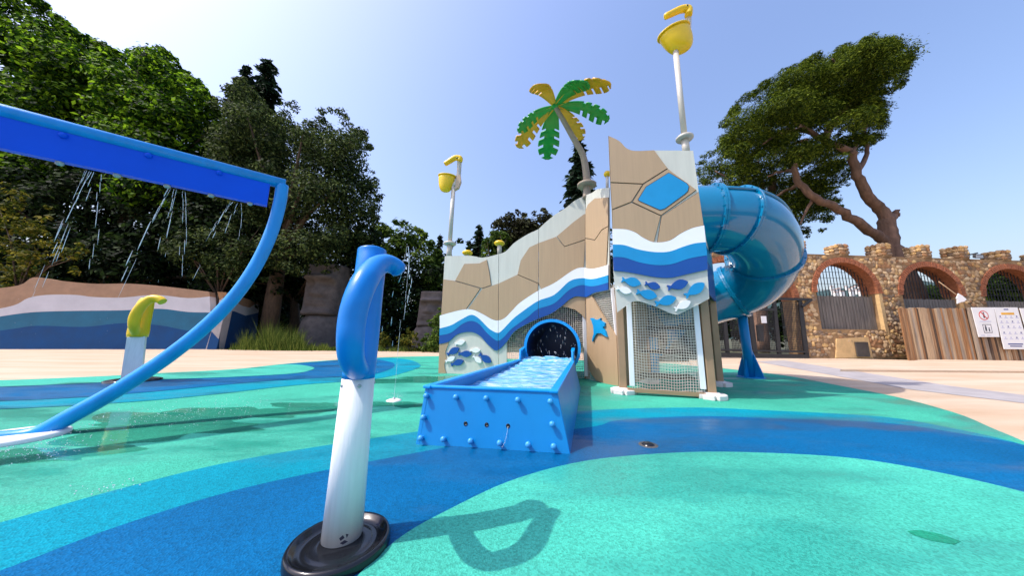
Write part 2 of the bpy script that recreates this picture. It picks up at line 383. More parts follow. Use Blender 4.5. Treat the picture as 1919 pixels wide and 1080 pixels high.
# brick arch rings
for ai, a in enumerate(arches[:4]):
    bb = MB(); n = 46 if ai else 60; cu = (a[0] + a[1]) / 2; ru, rz = (a[1] - a[0]) / 2, a[3] - a[2]
    for i in range(n):
        t = math.pi * (i + .5) / n; dt = math.pi / n * .42; zoff = a[2]
        for lo, hi, fo, ba in ((0.004, .18, random.uniform(.03, .05), -TH * .45), (0.004, .16, -TH * .48, -TH - .01)):
            pts = []
            for tt, e in ((t - dt, lo), (t + dt, lo), (t + dt, hi), (t - dt, hi)):
                pts.append(wp(cu - (ru - .0 + e) * math.cos(tt) if e > .1 else cu - (ru - .025) * math.cos(tt), zoff + ((rz + e) if e > .1 else (rz - .025)) * math.sin(tt)))
            bb.prism(pts, WN, fo, ba)
    tag(bb.build('brick_arch', M_brick, wall), kind='stuff')
# rendered jambs (pale plaster) at the first opening
M_plaster = mat('plaster', lin(206, 172, 120), .95, .22, 3, .4, 20)
for a in (a1,):
    MB().prism([wp(a[1] - .001, a[4]), wp(a[1] + .13, a[4] - .9), wp(a[1] + .14, a[2]), wp(a[1] - .001, a[2])], WN, .025, -.1).build('plaster_jamb', M_plaster, wall)
    MB().prism([wp(a[0] + .35, .02), wp(a[0] + 1.85, .02), wp(a[0] + 1.8, .8), wp(a[0] + .5, .72)], WN, .03, -.1).build('plaster_patch', M_plaster, wall)
# iron grilles and grey slat screens in the arches
M_iron = mat('black_iron', (.02, .02, .022), .5, .3, 8)
M_slat = mat('grey_slats', lin(118, 112, 104), .85, .35, 3, .4, 20, stretch=(6, 6, .5))
where = ('the first arch right of the gate', 'the arch above the wooden fence end', 'the arch behind the notice boards')
for ai, a in enumerate((a1, a2, a3)):
    off = -TH * .55
    g = thing('iron_grille', 'black iron bars filling ' + where[ai], 'grille', wp((a[0] + a[1]) / 2, a[4], off), 'grilles in the arches')
    sy = wu(*((1535, 553), (1695, 559), (1850, 563))[ai])[1]
    n = 19
    for i in range(n):
        u = a[0] + (a[1] - a[0]) * (i + .5) / n
        MB().bar(wp(u, a[4] + .02, off), wp(u, arch_top(a, u) - .01, off), .018).build('bar', M_iron, g)
    for zz in np.arange(sy + .25, a[3] - .1, .24):
        hw = [u for u in np.linspace(a[0], a[1], 200) if arch_top(a, u) > zz]
        MB().bar(wp(hw[0], zz, off + .014), wp(hw[-1], zz, off + .014), .012).build('rail', M_iron, g)
    s2 = thing('slat_screen', 'weathered grey slats across the bottom of ' + where[ai], 'screen', wp((a[0] + a[1]) / 2, a[4], off + .06), 'slat screens in the arches')
    n = 20
    for i in range(n):
        u0 = a[0] + (a[1] - a[0]) * i / n; wv = (a[1] - a[0]) / n
        MB().prism([wp(u0 + .012, a[4] + .005), wp(u0 + wv - .012, a[4] + .005), wp(u0 + wv - .012, sy + random.uniform(-.015, .015)), wp(u0 + .012, sy + random.uniform(-.015, .015))], WN, off + .075 + random.uniform(-.006, .006), off + .05).build('slat', M_slat, s2)
    for zz in (a[4] + .15, sy - .15): MB().bar(wp(a[0] + .01, zz, off + .035), wp(a[1] - .01, zz, off + .035), .025).build('batten', M_slat, s2)
# metal hatch and floodlight on the wall
u, zz = wu(1599, 642); u2, z2 = wu(1626, 668)
h = thing('wall_hatch', 'small dark metal hatch plate low on the stone wall', 'hatch', wp((u + u2) / 2, z2, .05))
M_hatch = mat('hatch_metal', lin(92, 88, 84), .5, .2, 5, metal=.4)
MB().prism([wp(u, z2), wp(u2, z2), wp(u2, zz), wp(u, zz)], WN, .06, -.02).build('plate', M_hatch, h)
fr = MB()
for p, q in (((u, z2), (u2, z2)), ((u, zz), (u2, zz)), ((u, z2), (u, zz)), ((u2, z2), (u2, zz))): fr.bar(wp(*p, .06), wp(*q, .06), .03)
fr.build('frame', M_hatch, h)
u, zz = wu(1816, 477)
fl = thing('floodlight', 'small grey floodlight fixed on the battlement above the notice boards', 'floodlight', wp(u, zz, .1))
M_grey = mat('grey_metal', lin(170, 172, 174), .4, .1, 5, metal=.3)
MB().prism([wp(u - .2, zz - .09), wp(u + .16, zz - .09), wp(u + .2, zz + .07), wp(u - .16, zz + .07)], (WN + Vector((0, 0, -.6))).normalized(), .28, .2).build('housing', M_iron, fl)
MB().prism([wp(u - .17, zz - .07), wp(u + .14, zz - .07), wp(u + .17, zz + .05), wp(u - .14, zz + .05)], (WN + Vector((0, 0, -.6))).normalized(), .288, .27).build('lens', M_grey, fl)
MB().bar(wp(u, zz - .02, .0), wp(u, zz, .22), .04).build('bracket', M_iron, fl)

# ------------------------------------------------------------------ black gate under the wide arch
GPl = Plane(WP.P + WN * .02, WP.P + WD + WN * .02)
gate = thing('metal_gate', 'black metal mesh gate and side panels under the wide stone arch', 'gate', GPl.at(1430, 670))
def gb(name, x0, y0, x1, y1, wd, parent=gate, off=0.0):
    return MB().bar(GPl.at(x0, y0) + GPl.n * off, GPl.at(x1, y1) + GPl.n * off, wd, .06, upv=GPl.n).build(name, M_iron, parent)
for x0, y0, x1, y1, wd in ((1498, 560, 1512, 671, .16), (1450, 562, 1461, 671, .13), (1405, 580, 1416, 671, .16), (1357, 590, 1364, 668, .13), (1300, 580, 1306, 667, .13)): gb('post', x0, y0, x1, y1, wd)
for x0, y0, x1, y1, wd in ((1436, 560, 1516, 562, .09), (1330, 580, 1450, 581, .09), (1300, 655, 1512, 660, .06), (1300, 664, 1512, 669, .16)): gb('rail', x0, y0, x1, y1, wd, off=.035)
gb('brace', 1500, 575, 1517, 562, .08, off=.07)
ms = MB()
for (x0, x1, yt) in ((1306, 1357, 584), (1364, 1405, 584), (1416, 1450, 584), (1461, 1499, 566)):
    for x in np.linspace(x0 + 2, x1 - 1, int((x1 - x0) / 2.6)): ms.bar(GPl.at(x, yt), GPl.at(x + (660 - yt) * .11, 660), .012)
    for y in np.arange(yt, 660, 3.4): 
        dx = (y - yt) * .11; ms.bar(GPl.at(x0 + dx, y), GPl.at(x1 + dx, y), .014)
ms.build('wire_mesh', M_iron, gate)
MB().prism(GPl.pts([(1417, 609), (1426, 609), (1428, 640), (1420, 640)]), GPl.n, .1, -.02).build('lock_box', M_iron, gate)
M_white = mat('white_paint', (.78, .78, .78), .45, .05, 4)
MB().prism(GPl.pts([(1424, 593), (1434, 593), (1435, 606), (1426, 606)]), GPl.n, .045, .03).build('notice', M_white, gate)

# ------------------------------------------------------------------ wooden fence with notice boards
fa, fb = G(1703, 676), G(1925, 679)
FP = Plane(fa, fb)
fence = thing('wooden_fence', 'brown weathered vertical plank fence in front of the stone wall', 'fence', (fa + fb) / 2)
browns = [mat('plank_%s' % nm, c, .85, .35, 2.5, .5, 18, stretch=(5, 5, .4)) for nm, c in (('tan', lin(176, 148, 116)), ('brown', lin(146, 112, 80)), ('rust', lin(150, 108, 70)), ('dark', lin(80, 62, 48)), ('grey', lin(152, 136, 118)))]
Lf = (fb - fa).length; topz = FP.at(1760, 578).z; uu = 0.0; i = 0
while uu < Lf + 3:
    wv = random.choice((.045, .06, .075)); gap = random.choice((.004, .008, .012))
    p = fa + FP.d * uu; q = fa + FP.d * (uu + wv)
    tz = topz + random.uniform(-.02, .02)
    MB().prism([p, q, q + Vector((0, 0, tz)), p + Vector((0, 0, tz))], FP.n, random.uniform(.0, .02), -.03).build('plank', random.choice(browns), fence)
    uu += wv + gap
for zz in (.35, topz - .3): MB().bar(fa + Vector((0, 0, zz)) - FP.n * .06, fb + FP.d * 3 + Vector((0, 0, zz)) - FP.n * .06, .06, .08).build('back_rail', browns[3], fence)
MB().bar(FP.at(1811, 577) + FP.n * .05, FP.at(1834, 677) + FP.n * .05, .09, .05, upv=FP.n).build('post', browns[4], fence)
M_board = mat('board_white', (.74, .74, .73), .4, .04, 3)
M_ink = mat('ink_dark', (.03, .03, .05), .6); M_red = mat('ink_red', lin(200, 60, 50), .6); M_yel = mat('ink_yellow', lin(222, 166, 50), .6)
M_navy = mat('ink_navy', lin(62, 72, 130), .6); M_pale = mat('ink_pale', lin(176, 178, 204), .6); M_teal = mat('ink_green', lin(40, 150, 120), .6)
def lerp4(c, s, t):
    a, b, cc, d = [np.array(p, float) for p in c]; return tuple((a * (1 - s) + b * s) * (1 - t) + (d * (1 - s) + cc * s) * t)
def board(label, corners, off):
    t = thing('notice_board', label, 'sign', FP.at(*lerp4(corners, .5, 1)) + FP.n * off, None)
    MB().prism(FP.pts(corners), FP.n, off + .02, off).build('panel', M_board, t)
    def mark(nm, mm, poly, k=1): MB().prism(FP.pts([lerp4(corners, *p) for p in poly]), FP.n, off + .0215 + .0012 * k, off + .019).build(nm, mm, t)
    def rect(nm, mm, s0, t0, s1, t1, k=1): mark(nm, mm, [(s0, t0), (s1, t0), (s1, t1), (s0, t1)], k)
    def circ(nm, mm, s, t_, rs, rt, k=1, n=24): mark(nm, mm, [(s + rs * math.cos(2 * math.pi * i / n), t_ + rt * math.sin(2 * math.pi * i / n)) for i in range(n)], k)
    return t, mark, rect, circ
c1 = [(1812, 577), (1853.5, 577), (1864, 632), (1826, 632)]
t, mark, rect, circ = board('white notice board with red no entry circle and family pictogram on fence', c1, .09)
circ('red_ring', M_red, .46, .27, .22, .16); circ('ring_ground', M_board, .46, .27, .185, .132, 2)
circ('figure_head', M_ink, .46, .19, .035, .025, 3); rect('figure_body', M_ink, .425, .22, .495, .36, 3)
mark('red_bar', M_red, [(.33, .17), (.36, .15), (.6, .37), (.57, .39)], 4)
rect('picture_frame', M_ink, .3, .57, .7, .86); rect('frame_ground', M_board, .325, .59, .675, .84, 2)
circ('figure_head', M_ink, .42, .63, .035, .025, 3); rect('figure_body', M_ink, .38, .66, .46, .8, 3); circ('figure_head', M_ink, .57, .70, .028, .02, 3); rect('figure_body', M_ink, .54, .725, .6, .81, 3)
rect('caption_line', M_pale, .2, .465, .75, .485); rect('caption_line', M_pale, .12, .935, .3, .955); rect('caption_line', M_pale, .4, .935, .62, .95)
c2 = [(1854.5, 577), (1897, 577), (1919, 655), (1873, 654.5)]
t, mark, rect, circ = board('tall white rules board with yellow bar and rows of small symbols on fence', c2, .09)
rect('heading', M_navy, .38, .035, .58, .06); rect('yellow_bar', M_yel, .22, .125, .78, .175)
for r_, tt in enumerate((.215, .335, .455, .6, .72)):
    for k in range(4 if r_ else 4):
        s_ = .13 + .235 * k; circ('symbol', M_navy if (r_ + k) % 3 == 0 else M_pale, s_ + .02, tt, .032, .016, 1, 10); rect('symbol_line', M_pale, s_ - .05, tt + .03, s_ + .09, tt + .042)
rect('blue_bar', M_navy, .2, .862, .8, .89); rect('blue_bar', M_navy, .26, .915, .74, .94)
c3 = [(1902, 578.5), (1948, 578.5), (1962, 625), (1915, 624)]
t, mark, rect, circ = board('white board with green figure at the right end of fence', c3, .09)
circ('figure_head', M_teal, .30, .14, .03, .035); rect('figure_body', M_teal, .25, .19, .36, .34); rect('figure_leg', M_teal, .36, .28, .48, .34)
# white pennant on a slanted stick
pn = thing('white_pennant', 'small white pennant on a slanted stick above the fence', 'flag', FP.at(1816, 578))
MB().tube([FP.at(1818, 580) + FP.n * .05, FP.at(1790, 556) + FP.n * .08, FP.at(1752, 529) + FP.n * .1], .014, 8).build('stick', browns[0], pn)
fp = [(1789, 551), (1796, 555), (1804, 562), (1800, 566), (1794, 567), (1787, 570), (1787, 563), (1785, 560)]
fo = MB().prism(FP.pts(fp), FP.n, .10, .075).build('cloth', M_white, pn)

# ------------------------------------------------------------------ plastics and metals of the play equipment
M_tan = mat('tan_board', lin(172, 145, 113), .55, .06, 3, .12, 30, stretch=(9, 9, .5))
M_groove = mat('brown_groove', lin(86, 64, 46), .8)
M_lgrey = mat('pale_grey_board', lin(196, 196, 184), .5, .06, 3, .08, 30, stretch=(6, 6, .6))
M_wh = mat('white_board', (.80, .80, .80), .4, .04, 3)
M_wlight = mat('light_blue_board', lin(0, 136, 190), .38, .08, 3); M_wdark = mat('dark_blue_board', lin(0, 72, 148), .38, .08, 3)
M_post = mat('tan_post', lin(158, 128, 98), .5, .1, 4)
M_pole = mat('pale_pole', lin(196, 190, 178), .35, .06, 5)
M_blueplastic = mat('blue_plastic', lin(0, 124, 190), .35, .06, 2.5, spec=.35)
M_tube = mat('tube_blue', lin(0, 116, 158), .13, .12, 1.5, coat=.5)
M_royal = mat('royal_blue', lin(0, 88, 224), .5, .06, 3, spec=.2); M_sky = mat('pipe_blue', lin(0, 144, 220), .34, .12, 4, .04, 30, stretch=(3, 3, .8))
M_yellow = mat('yellow_plastic', lin(238, 196, 18), .35, .07, 4); M_leafg = mat('green_plastic', lin(24, 150, 52), .38, .12, 4)
M_leafy = mat('gold_plastic', lin(226, 166, 22), .4, .12, 4); M_footw = mat('foot_white', lin(214, 208, 204), .7, .12, 8, .3, 30)
M_black = mat('black_rubber', (.008, .009, .012), .16, .3, 6); M_rope = mat('rope', lin(212, 206, 192), .8, .15, 20)
M_peach = mat('peach_plastic', lin(206, 176, 146), .5, .08, 4); M_trunk = mat('ornament_trunk', lin(154, 138, 120), .6, .15, 8, .3, 25)

PA = Plane(G(822, 700), G(1098, 712))                       # long left screen
PBd = Vector((.43, -.9, 0)).normalized()
foldg = G(1098, 712); PB = Plane(foldg, foldg + PBd)          # short bright screen between fold and tower
PT = Plane(G(1168, 743) , G(1333, 752))                       # tower front
play = thing('play_structure', 'tan and pale grey water play tower with painted waves, fish and rope nets', 'play tower', (G(1168, 743) + G(822, 700)) / 2)
# wave edges (left screen + short screen)
e0 = sm([(825, 592), (846, 586), (870, 580.5), (887, 581), (905, 589), (923, 599), (935, 601), (947, 596), (960, 583), (976, 567), (1008, 546), (1039, 531), (1071, 509), (1090, 502), (1115, 504), (1150, 494)])
e1 = sm([(825, 616), (846, 610), (864, 600), (884, 590.5), (899, 598), (917, 616), (932, 624), (941, 620), (960, 600), (976, 587), (1008, 565), (1039, 553), (1067, 528), (1090, 522), (1115, 523), (1151, 513)])
e2 = sm([(824.5, 629), (846, 624), (867, 608), (884, 602), (899, 608), (914, 625), (932, 639), (944, 633), (960, 616), (989, 595), (1008, 580), (1039, 569), (1067, 544), (1090, 535), (1115, 537), (1151, 527)])
e3 = sm([(824, 645), (841, 641), (858, 627), (881, 622.5), (899, 629), (917, 648), (932, 657), (950, 641), (963, 623), (983, 610), (1008, 598), (1033, 588), (1053, 574), (1067, 562), (1080, 556), (1100, 557), (1116, 549), (1151, 542)])
topA = sm([(833.5, 480), (882, 479.5), (904, 483), (932, 477), (948, 471), (964, 455), (989, 439), (1008, 430), (1020, 419), (1039, 403), (1061, 389), (1077, 376), (1097, 366)], 3)
topB = sm([(1097, 366), (1110, 361), (1121, 354), (1150, 351)], 3)
BOARDS = ((815, 934, PA), (934.8, 1009, PA), (1009.8, 1097.2, PA), (1097.8, 1141.5, PB))
def multi(poly, name, mm, front, back, parent=play):
    for x0, x1, pl in BOARDS:
        q = clipx(poly, x0, x1)
        if len(q) > 2: MB().prism(pl.pts(q), pl.n, front, back).build(name, mm, parent)
edgeL = [(833.5, 480), (825, 600), (822, 700)]
base = topA + topB[1:] + e3[::-1]
lowfish = [(822, 700), (837, 703), (880, 703), (949.5, 700), (949.5, 642)]
multi(topA + topB[1:] + [p for p in e3[::-1]][:] , 'back_board', M_lgrey, 0, -.02)
# lower fish board
q = [p for p in e3 if p[0] <= 949.5]
for x0, x1 in ((815, 934), (934.8, 949.5)):
    c = clipx(q + [(949.5, 642), (949.5, 705), (822, 705)], x0, x1); MB().prism(PA.pts(c), PA.n, 0, -.02).build('fish_board', M_lgrey, play)
def rocks(pl_or_multi, polys):
    for p in polys:
        pi = inset(p, .55)
        if pl_or_multi is None:
            multi(p, 'groove', M_groove, .003, 0); multi(pi, 'rock_panel', M_tan, .016, .001)
        else:
            MB().prism(pl_or_multi.pts(p), pl_or_multi.n, .003, 0).build('groove', M_groove, play); MB().prism(pl_or_multi.pts(pi), pl_or_multi.n, .016, .001).build('rock_panel', M_tan, play)
def seg(e, x0, x1): return [p for p in e if x0 <= p[0] <= x1]
rocks(None, [
    [(831, 524), (853, 527), (901, 541), (874, 580)] + seg(e0, 826, 872)[::-1] + [(827, 592)],
    [(870, 495), (898, 494), (913, 487), (918, 513), (921, 535), (904, 541), (853, 526.5)],
    [(904, 541.5), (934, 532), (970, 515), (1009, 532)] + seg(e0, 875, 1009)[::-1],
    [(970, 515), (976, 488), (992, 464), (1009, 456), (1042, 444), (1058, 463), (1097, 450)] + seg(e0, 1009, 1097)[::-1] + [(1009, 531.5)],
    [(1043, 443.5), (1074, 417), (1094, 402), (1097, 401), (1097, 449.5), (1058, 462.5)],
    [(1097.8, 395), (1102, 384), (1115, 372), (1141.4, 370), (1141.4, 424), (1129, 431), (1116, 450), (1097.8, 446.5)],
    [(1097.8, 447), (1116, 450.5), (1129, 431.5), (1141.4, 424.5)] + seg(e0, 1097.8, 1141.4)[::-1]])
for a, b, mm, f in ((e0, e1, M_wh, .022), (e1, e2, M_wlight, .024), (e2, e3, M_wdark, .022)): multi(a + b[::-1], 'wave_strip', mm, f, .0035)
# tan edge at the foot, tan cap under the dark wave, tan leg board with the ray
MB().prism(PA.pts(sm([(824, 646), (841, 641.5), (835, 660), (837, 672), (833, 685), (838, 704)], 3) + [(822, 704)]), PA.n, .014, .001).build('rock_panel', M_tan, play)
MB().prism(PA.pts(sm([(1053, 574.5), (1067, 562.5), (1080, 556.5), (1097, 557)], 3) + [(1097, 600), (1090, 590), (1078, 581), (1066, 577)]), PA.n, .0, -.02).build('rock_panel', M_tan, play)
MB().prism(PB.pts([(1098, 557.5), (1108, 554), (1124, 583), (1143, 613), (1155, 632), (1159, 727), (1130, 719), (1117, 713), (1108, 702), (1103, 690), (1100, 660)]), PB.n, .0, -.03).build('leg_board', M_tan, play)
ray_ = [(1108, 597), (1113, 596.5), (1117, 599.5), (1123, 599.5), (1128, 596.5), (1127, 600.5), (1133, 604), (1136, 606), (1135.5, 612.5), (1133, 612), (1132, 615), (1137, 621), (1140.5, 632), (1136, 630), (1129, 625), (1121, 625), (1116, 632), (1112.5, 641), (1112, 637), (1115, 625), (1114, 611), (1111, 602)]
MB().prism(PB.pts(ray_), PB.n, .03, .001).build('ray_shape', M_wlight, play)
MB().bar(PA.at(1094, 570) - PA.n * .05, PA.at(1098, 706) - PA.n * .05, .05).build('net_post', M_wh, play)
MB().bar(PB.at(1143, 540) - PB.n * .04, PB.at(1152, 632) - PB.n * .04, .04).build('net_post', M_wh, play)
# fish
def fish(pl, tail, head, mm, wd=.34):
    t, h = np.array(tail, float), np.array(head, float); d = h - t; L = np.linalg.norm(d); n = np.array((-d[1], d[0])) / L; d = d / L
    prof = [(0.0, .13), (.05, .14), (.17, .05), (.3, .14), (.45, .22), (.62, .25), (.78, .20), (.92, .10), (1.0, .0)]
    up_ = [tuple(t + d * L * a + n * L * b * wd / .25 * .8) for a, b in prof]; dn = [tuple(t + d * L * a - n * L * b * wd / .25 * .8) for a, b in prof[:-1]][::-1]
    nt_ = [tuple(t + d * L * .05)]
    MB().prism(pl.pts(up_ + dn + nt_), pl.n, .03, .001).build('fish', mm, play)
Z6 = lambda x, y: (680 + .2963 * x, 380 + .2963 * y)
for t, h, mm in (((586, 897), (648, 876), M_wh), ((535, 962), (611, 920), M_wdark), ((606, 957), (692, 957), M_wdark), ((678, 935), (745, 934), M_wh), ((526, 1006), (586, 976), M_wh), ((560, 1026), (640, 1000), M_wdark), ((700, 970), (754, 1012), M_wh), ((738, 958), (814, 1012), M_wdark)):
    fish(PA, Z6(*t), Z6(*h), mm, .30)
# tower front board
fe0 = sm([(1147, 433), (1171, 434), (1189, 440), (1204, 450), (1224, 458), (1251, 455), (1272, 442), (1293, 432), (1315, 427)])
fe1 = sm([(1147.5, 462), (1168, 463), (1194, 471), (1225, 476), (1251, 475), (1277, 466), (1298, 460), (1318, 458)])
fe2 = sm([(1148, 485), (1168, 486), (1197, 495), (1228, 500), (1256, 498), (1287, 488), (1320, 482)])
fe3 = sm([(1149, 510), (1171, 512), (1199, 517), (1227, 522), (1254, 523), (1282, 517), (1321.5, 508)])
ttop = sm([(1139.5, 260), (1160, 270), (1173, 283), (1189, 288), (1224, 287)], 4)
front = ttop + [(1296, 287.5), (1306, 364), (1315, 427), (1322, 509), (1325.5, 561)] + [(1302, 574), (1280, 585)] + sm([(1268, 591), (1254, 588), (1227, 576), (1199, 566.5), (1186, 566), (1174, 573)], 3) + [(1156, 586.5), (1149, 510), (1147, 433), (1143, 347)]
OT = .06
def tp(poly, name, mm, f, b): return MB().prism(PT.pts(poly), PT.n, OT + f, OT + b).build(name, mm, play)
win = [(1250, 329), (1256, 332), (1284, 349), (1288, 355), (1286, 364), (1280, 370), (1243, 397), (1234, 399.5), (1195, 382), (1193, 379), (1208, 355)]
tp(front, 'front_board', M_lgrey, 0, -.02)
trocks = [ttop + [(1249, 321), (1203, 350), (1143, 347)],
          [(1143, 347.5), (1203, 350.5), (1182, 383), (1146, 397.5)],
          [(1249, 321.5), (1302, 361), (1236, 408.5), (1183, 383.5), (1203, 351)],
          [(1146, 398), (1182, 384), (1236, 409), (1223.5, 458)] + seg(fe0, 1147, 1222)[::-1],
          [(1237, 409), (1306, 364)] + seg(fe0, 1225, 1315)[::-1]]
for p in trocks: tp(p, 'groove', M_groove, .003, 0); tp(inset(p, .9), 'rock_panel', M_tan, .016, .001)
tp(win, 'window_rim', M_groove, .0185, .0165)
tp(inset(win, 1.2), 'window_pane', M_wlight, .0215, .0165)
for a, b, mm, f in ((fe0, fe1, M_wh, .022), (fe1, fe2, M_wlight, .024), (fe2, fe3, M_wdark, .022)): tp(a + b[::-1], 'wave_strip', mm, f, .0035)
Z2 = lambda x, y: (1060 + .2778 * x, 480 + .2778 * y)
PTf = Plane(PT.P + PT.n * OT, PT.Q + PT.n * OT)
for t, h, mm in (((376, 160), (506, 190), M_wlight), ((533, 186), (636, 215), M_wdark), ((684, 218), (822, 178), M_wdark), ((803, 274), (932, 186), M_wlight), ((343, 217), (442, 246), M_wh), ((476, 242), (614, 276), M_wlight), ((602, 324), (742, 284), M_wlight), ((732, 362), (838, 308), M_wh)):
    fish(PTf, Z2(*t), Z2(*h), mm, .29)
# tower posts and white bolted feet
FL, FR = G(1168, 738), G(1334, 748); RRp = G(1349, 724); RL = FL + (RRp - FR)
for k, (p, h) in enumerate(((FL, 2.1), (FR, 2.1), (RRp, 2.35), (RL, 2.3), (foldg + Vector((.05, .12, 0)), 3.0), (PA.at(835, 690) * 1.0 - PA.n * .1, 2.2))):
    p = Vector((p.x, p.y, 0)); rz = math.atan2(PT.d.y, PT.d.x)
    pb = bevel(MB().box(p + Vector((0, 0, h / 2)), .09, .09, h, rz).build('post', M_post, play), .008)
    fm = MB()
    for kk in range(3): fm.box(p + Vector((0, 0, .03)), .30, .12, .06 , rz + kk * math.pi / 3)
    fm.lathe(p + Vector((0, 0, .0)), [(.0, .075), (.085, .075), (.1, .06), (.1, 0)], 12)
    if k < 4: bevel(fm.build('foot', M_footw, pb), .012)
# side board on the tower's right flank, deck and dark backing inside
PS = Plane(FR, RRp)
ns = Vector((PS.d.y, -PS.d.x, 0)); ns = ns if ns.x > 0 else -ns
def side(z0, z1, mm, name, f):
    a, b = FR + ns * .06, RRp + ns * .06
    MB().prism([Vector((a.x, a.y, z0)), Vector((b.x, b.y, z0)), Vector((b.x, b.y, z1)), Vector((a.x, a.y, z1))], ns, f, f - .02).build(name, mm, play)
side(1.25, 1.72, M_wdark, 'side_wave', 0); side(1.722, 1.95, M_wlight, 'side_wave', 0); side(1.952, 2.12, M_wh, 'side_wave', 0)
deckz = 1.55
cen = (FL + FR + RRp + RL) / 4
MB().prism([FL, FR, RRp, RL], (0, 0, 1), deckz, deckz - .06).build('platform', mat('deck_blue', lin(40, 110, 170), .5, .1, 4), play)
MB().bar(RL + Vector((0, 0, 3.05)), RRp + Vector((0, 0, 3.05)), .05).build('back_rail', M_post, play)
# steps inside, visible through the nets
for k in range(4):
    MB().box(RL.lerp(RRp, .5) + Vector((.15, .9 - .25 * k, .3 + .3 * k)), .8, .28, .05, 0).build('step', mat('step_brown', lin(120, 98, 76), .7), play)
MB().box(RL.lerp(RRp, .15) + Vector((-.1, .5, .35)), .45, .5, .7, .2).build('pump_box', M_wlight, play)
for k in range(7):
    a, b = RL.lerp(RRp, k / 7) - PT.n * .5, RL.lerp(RRp, (k + .93) / 7) - PT.n * .5
    MB().prism([a + Vector((0, 0, .34)), b + Vector((0, 0, .34)), b + Vector((0, 0, 1.5)), a + Vector((0, 0, 1.5))], PT.n, .02, -.02).build('dark_backing', mat('shade_brown', lin(74, 60, 50), .8, .2, 4), play)  # added dark boards standing in for the shade behind the net
lb0, lb1 = FL.lerp(RL, .08), RL
MB().prism([lb0 + Vector((0, 0, .08)), lb1 + Vector((0, 0, .08)), lb1 + Vector((0, 0, 2.3)), lb0 + Vector((0, 0, 2.0))], (RL - FL).cross(Vector((0, 0, 1))).normalized(), .02, -.02).build('sun_block_board', M_tan, play)  # added board keeping the sun out of the tower's inside
for k, zz_ in enumerate((.16, .5, .84, 1.18)): MB().box(FL.lerp(RRp, .5) + Vector((-.1 + .1 * k, .1, zz_)), .7, .3, .05, math.atan2(PT.d.y, PT.d.x)).build('climb_step', MATS['shade_brown'], play)  # steps in the same brown that carries the shade
# rope nets
def net(A, B, C, D, nx, nz, bulge, nrm, name='rope_net', r=.0030, hole=None):
    A, B, C, D = map(Vector, (A, B, C, D)); mbn = MB()
    def pt(s, t):
        p = (A * (1 - s) + B * s) * (1 - t) + (D * (1 - s) + C * s) * t
        return p + nrm * bulge * math.sin(math.pi * s) * math.sin(math.pi * t) * (1 + .3 * math.sin(9 * s + 4 * t)) + Vector((0, 0, .006 * math.sin(17 * s + 5 * t) - .02 * math.sin(math.pi * s) * (1 - t)))
    def rope(pp):
        run = []
        for p in pp + [None]:
            if p is not None and not (hole and (Vector((p.x, p.y, p.z)) - hole[0]).length < hole[1]): run.append(p)
            else:
                if len(run) > 1: mbn.tube(run, r, 4, smooth=False)
                run = []
    k = 60 if hole else 14
    for i in range(nx + 1): rope([pt(i / nx, j / k) for j in range(k + 1)])
    for j in range(nz + 1): rope([pt(i / k, j / nz) for i in range(k + 1)])
    return mbn.build(name, M_rope, play)
PTb = Plane(PT.P - PT.n * .10, PT.Q - PT.n * .10)
net(PTb.at(1185, 731), PTb.at(1321, 738), PTb.at(1308, 566), PTb.at(1178, 560), 27, 34, .05, PT.n)
bevel(MB().bar(PTb.at(1178, 560), PTb.at(1185, 724), .06, .02, upv=PT.n).build('net_post', M_wh, play), .004)
bevel(MB().bar(PTb.at(1302, 560), PTb.at(1318, 730), .06, .03, upv=PT.n).build('net_post', M_wh, play), .004)
MB().bar(PTb.at(1176, 731), PTb.at(1330, 741), .045, .045).build('net_rail', M_post, play)
for a_, b_ in (((1178, 724), (1176, 731)), ((1326, 730), (1328, 741))): pass
PAn = Plane(PA.P - PA.n * .07, PA.Q - PA.n * .07)
net(PAn.at(951, 704), PAn.at(1095, 708), PAn.at(1095, 552), PAn.at(951, 560), 38, 40, .0, PA.n, hole=(PAn.at(1036, 652), .47))
PBn = Plane(PB.P - PB.n * .05, PB.Q - PB.n * .05)
net(PBn.at(1099, 716), PBn.at(1157, 728), PBn.at(1152, 535), PBn.at(1099, 545), 30, 44, .0, PB.n)
# net on the tower's back
net(RL + Vector((0, 0, .1)), RRp + Vector((0, 0, .1)), RRp + Vector((0, 0, 1.5)), RL + Vector((0, 0, 1.5)), 24, 30, .0, PT.n)

# ------------------------------------------------------------------ splash box at the foot of the slide
b0, b1 = G(778, 836), G(1070, 856)
HB = .35
t0, t1 = G(797, 725, HB), G(1043, 732, HB)
_n = (b1 - b0).cross(t0 - b0); t1.y -= _n.dot(t1 - b0) / _n.y; r0, r1 = G(972, 675, HB), G(1076, 678, HB)
bx0 = b0 + (r0 - t0); bx0.z = 0; bx1 = b1 + (r1 - t1) ; bx1.z = 0
sbox = thing('splash_box', 'bright blue open splash box with round knobs at the slide exit', 'splash box', (b0 + b1) / 2)
def slab(corners, th, name, mm=M_blueplastic, bw=.006, parent=None):
    c = [Vector(p) for p in corners]; n = (c[1] - c[0]).cross(c[3] - c[0]).normalized()
    return bevel(MB().prism(c, n, 0, -th).build(name, mm, parent or sbox), bw)
fpn = slab([b0, b1, t1, t0], .035, 'front_panel')
fn = (b1 - b0).cross(t0 - b0).normalized()
if fn.y > 0: fn = -fn
inset_ = (t1 - t0).normalized()
slab([bx0, b0 + Vector((0, .002, 0)), t0, r0], .03, 'side_panel'); slab([b1 + Vector((0, .002, 0)), bx1, r1, t1], .03, 'side_panel')
dirb = (r0 - t0).normalized()
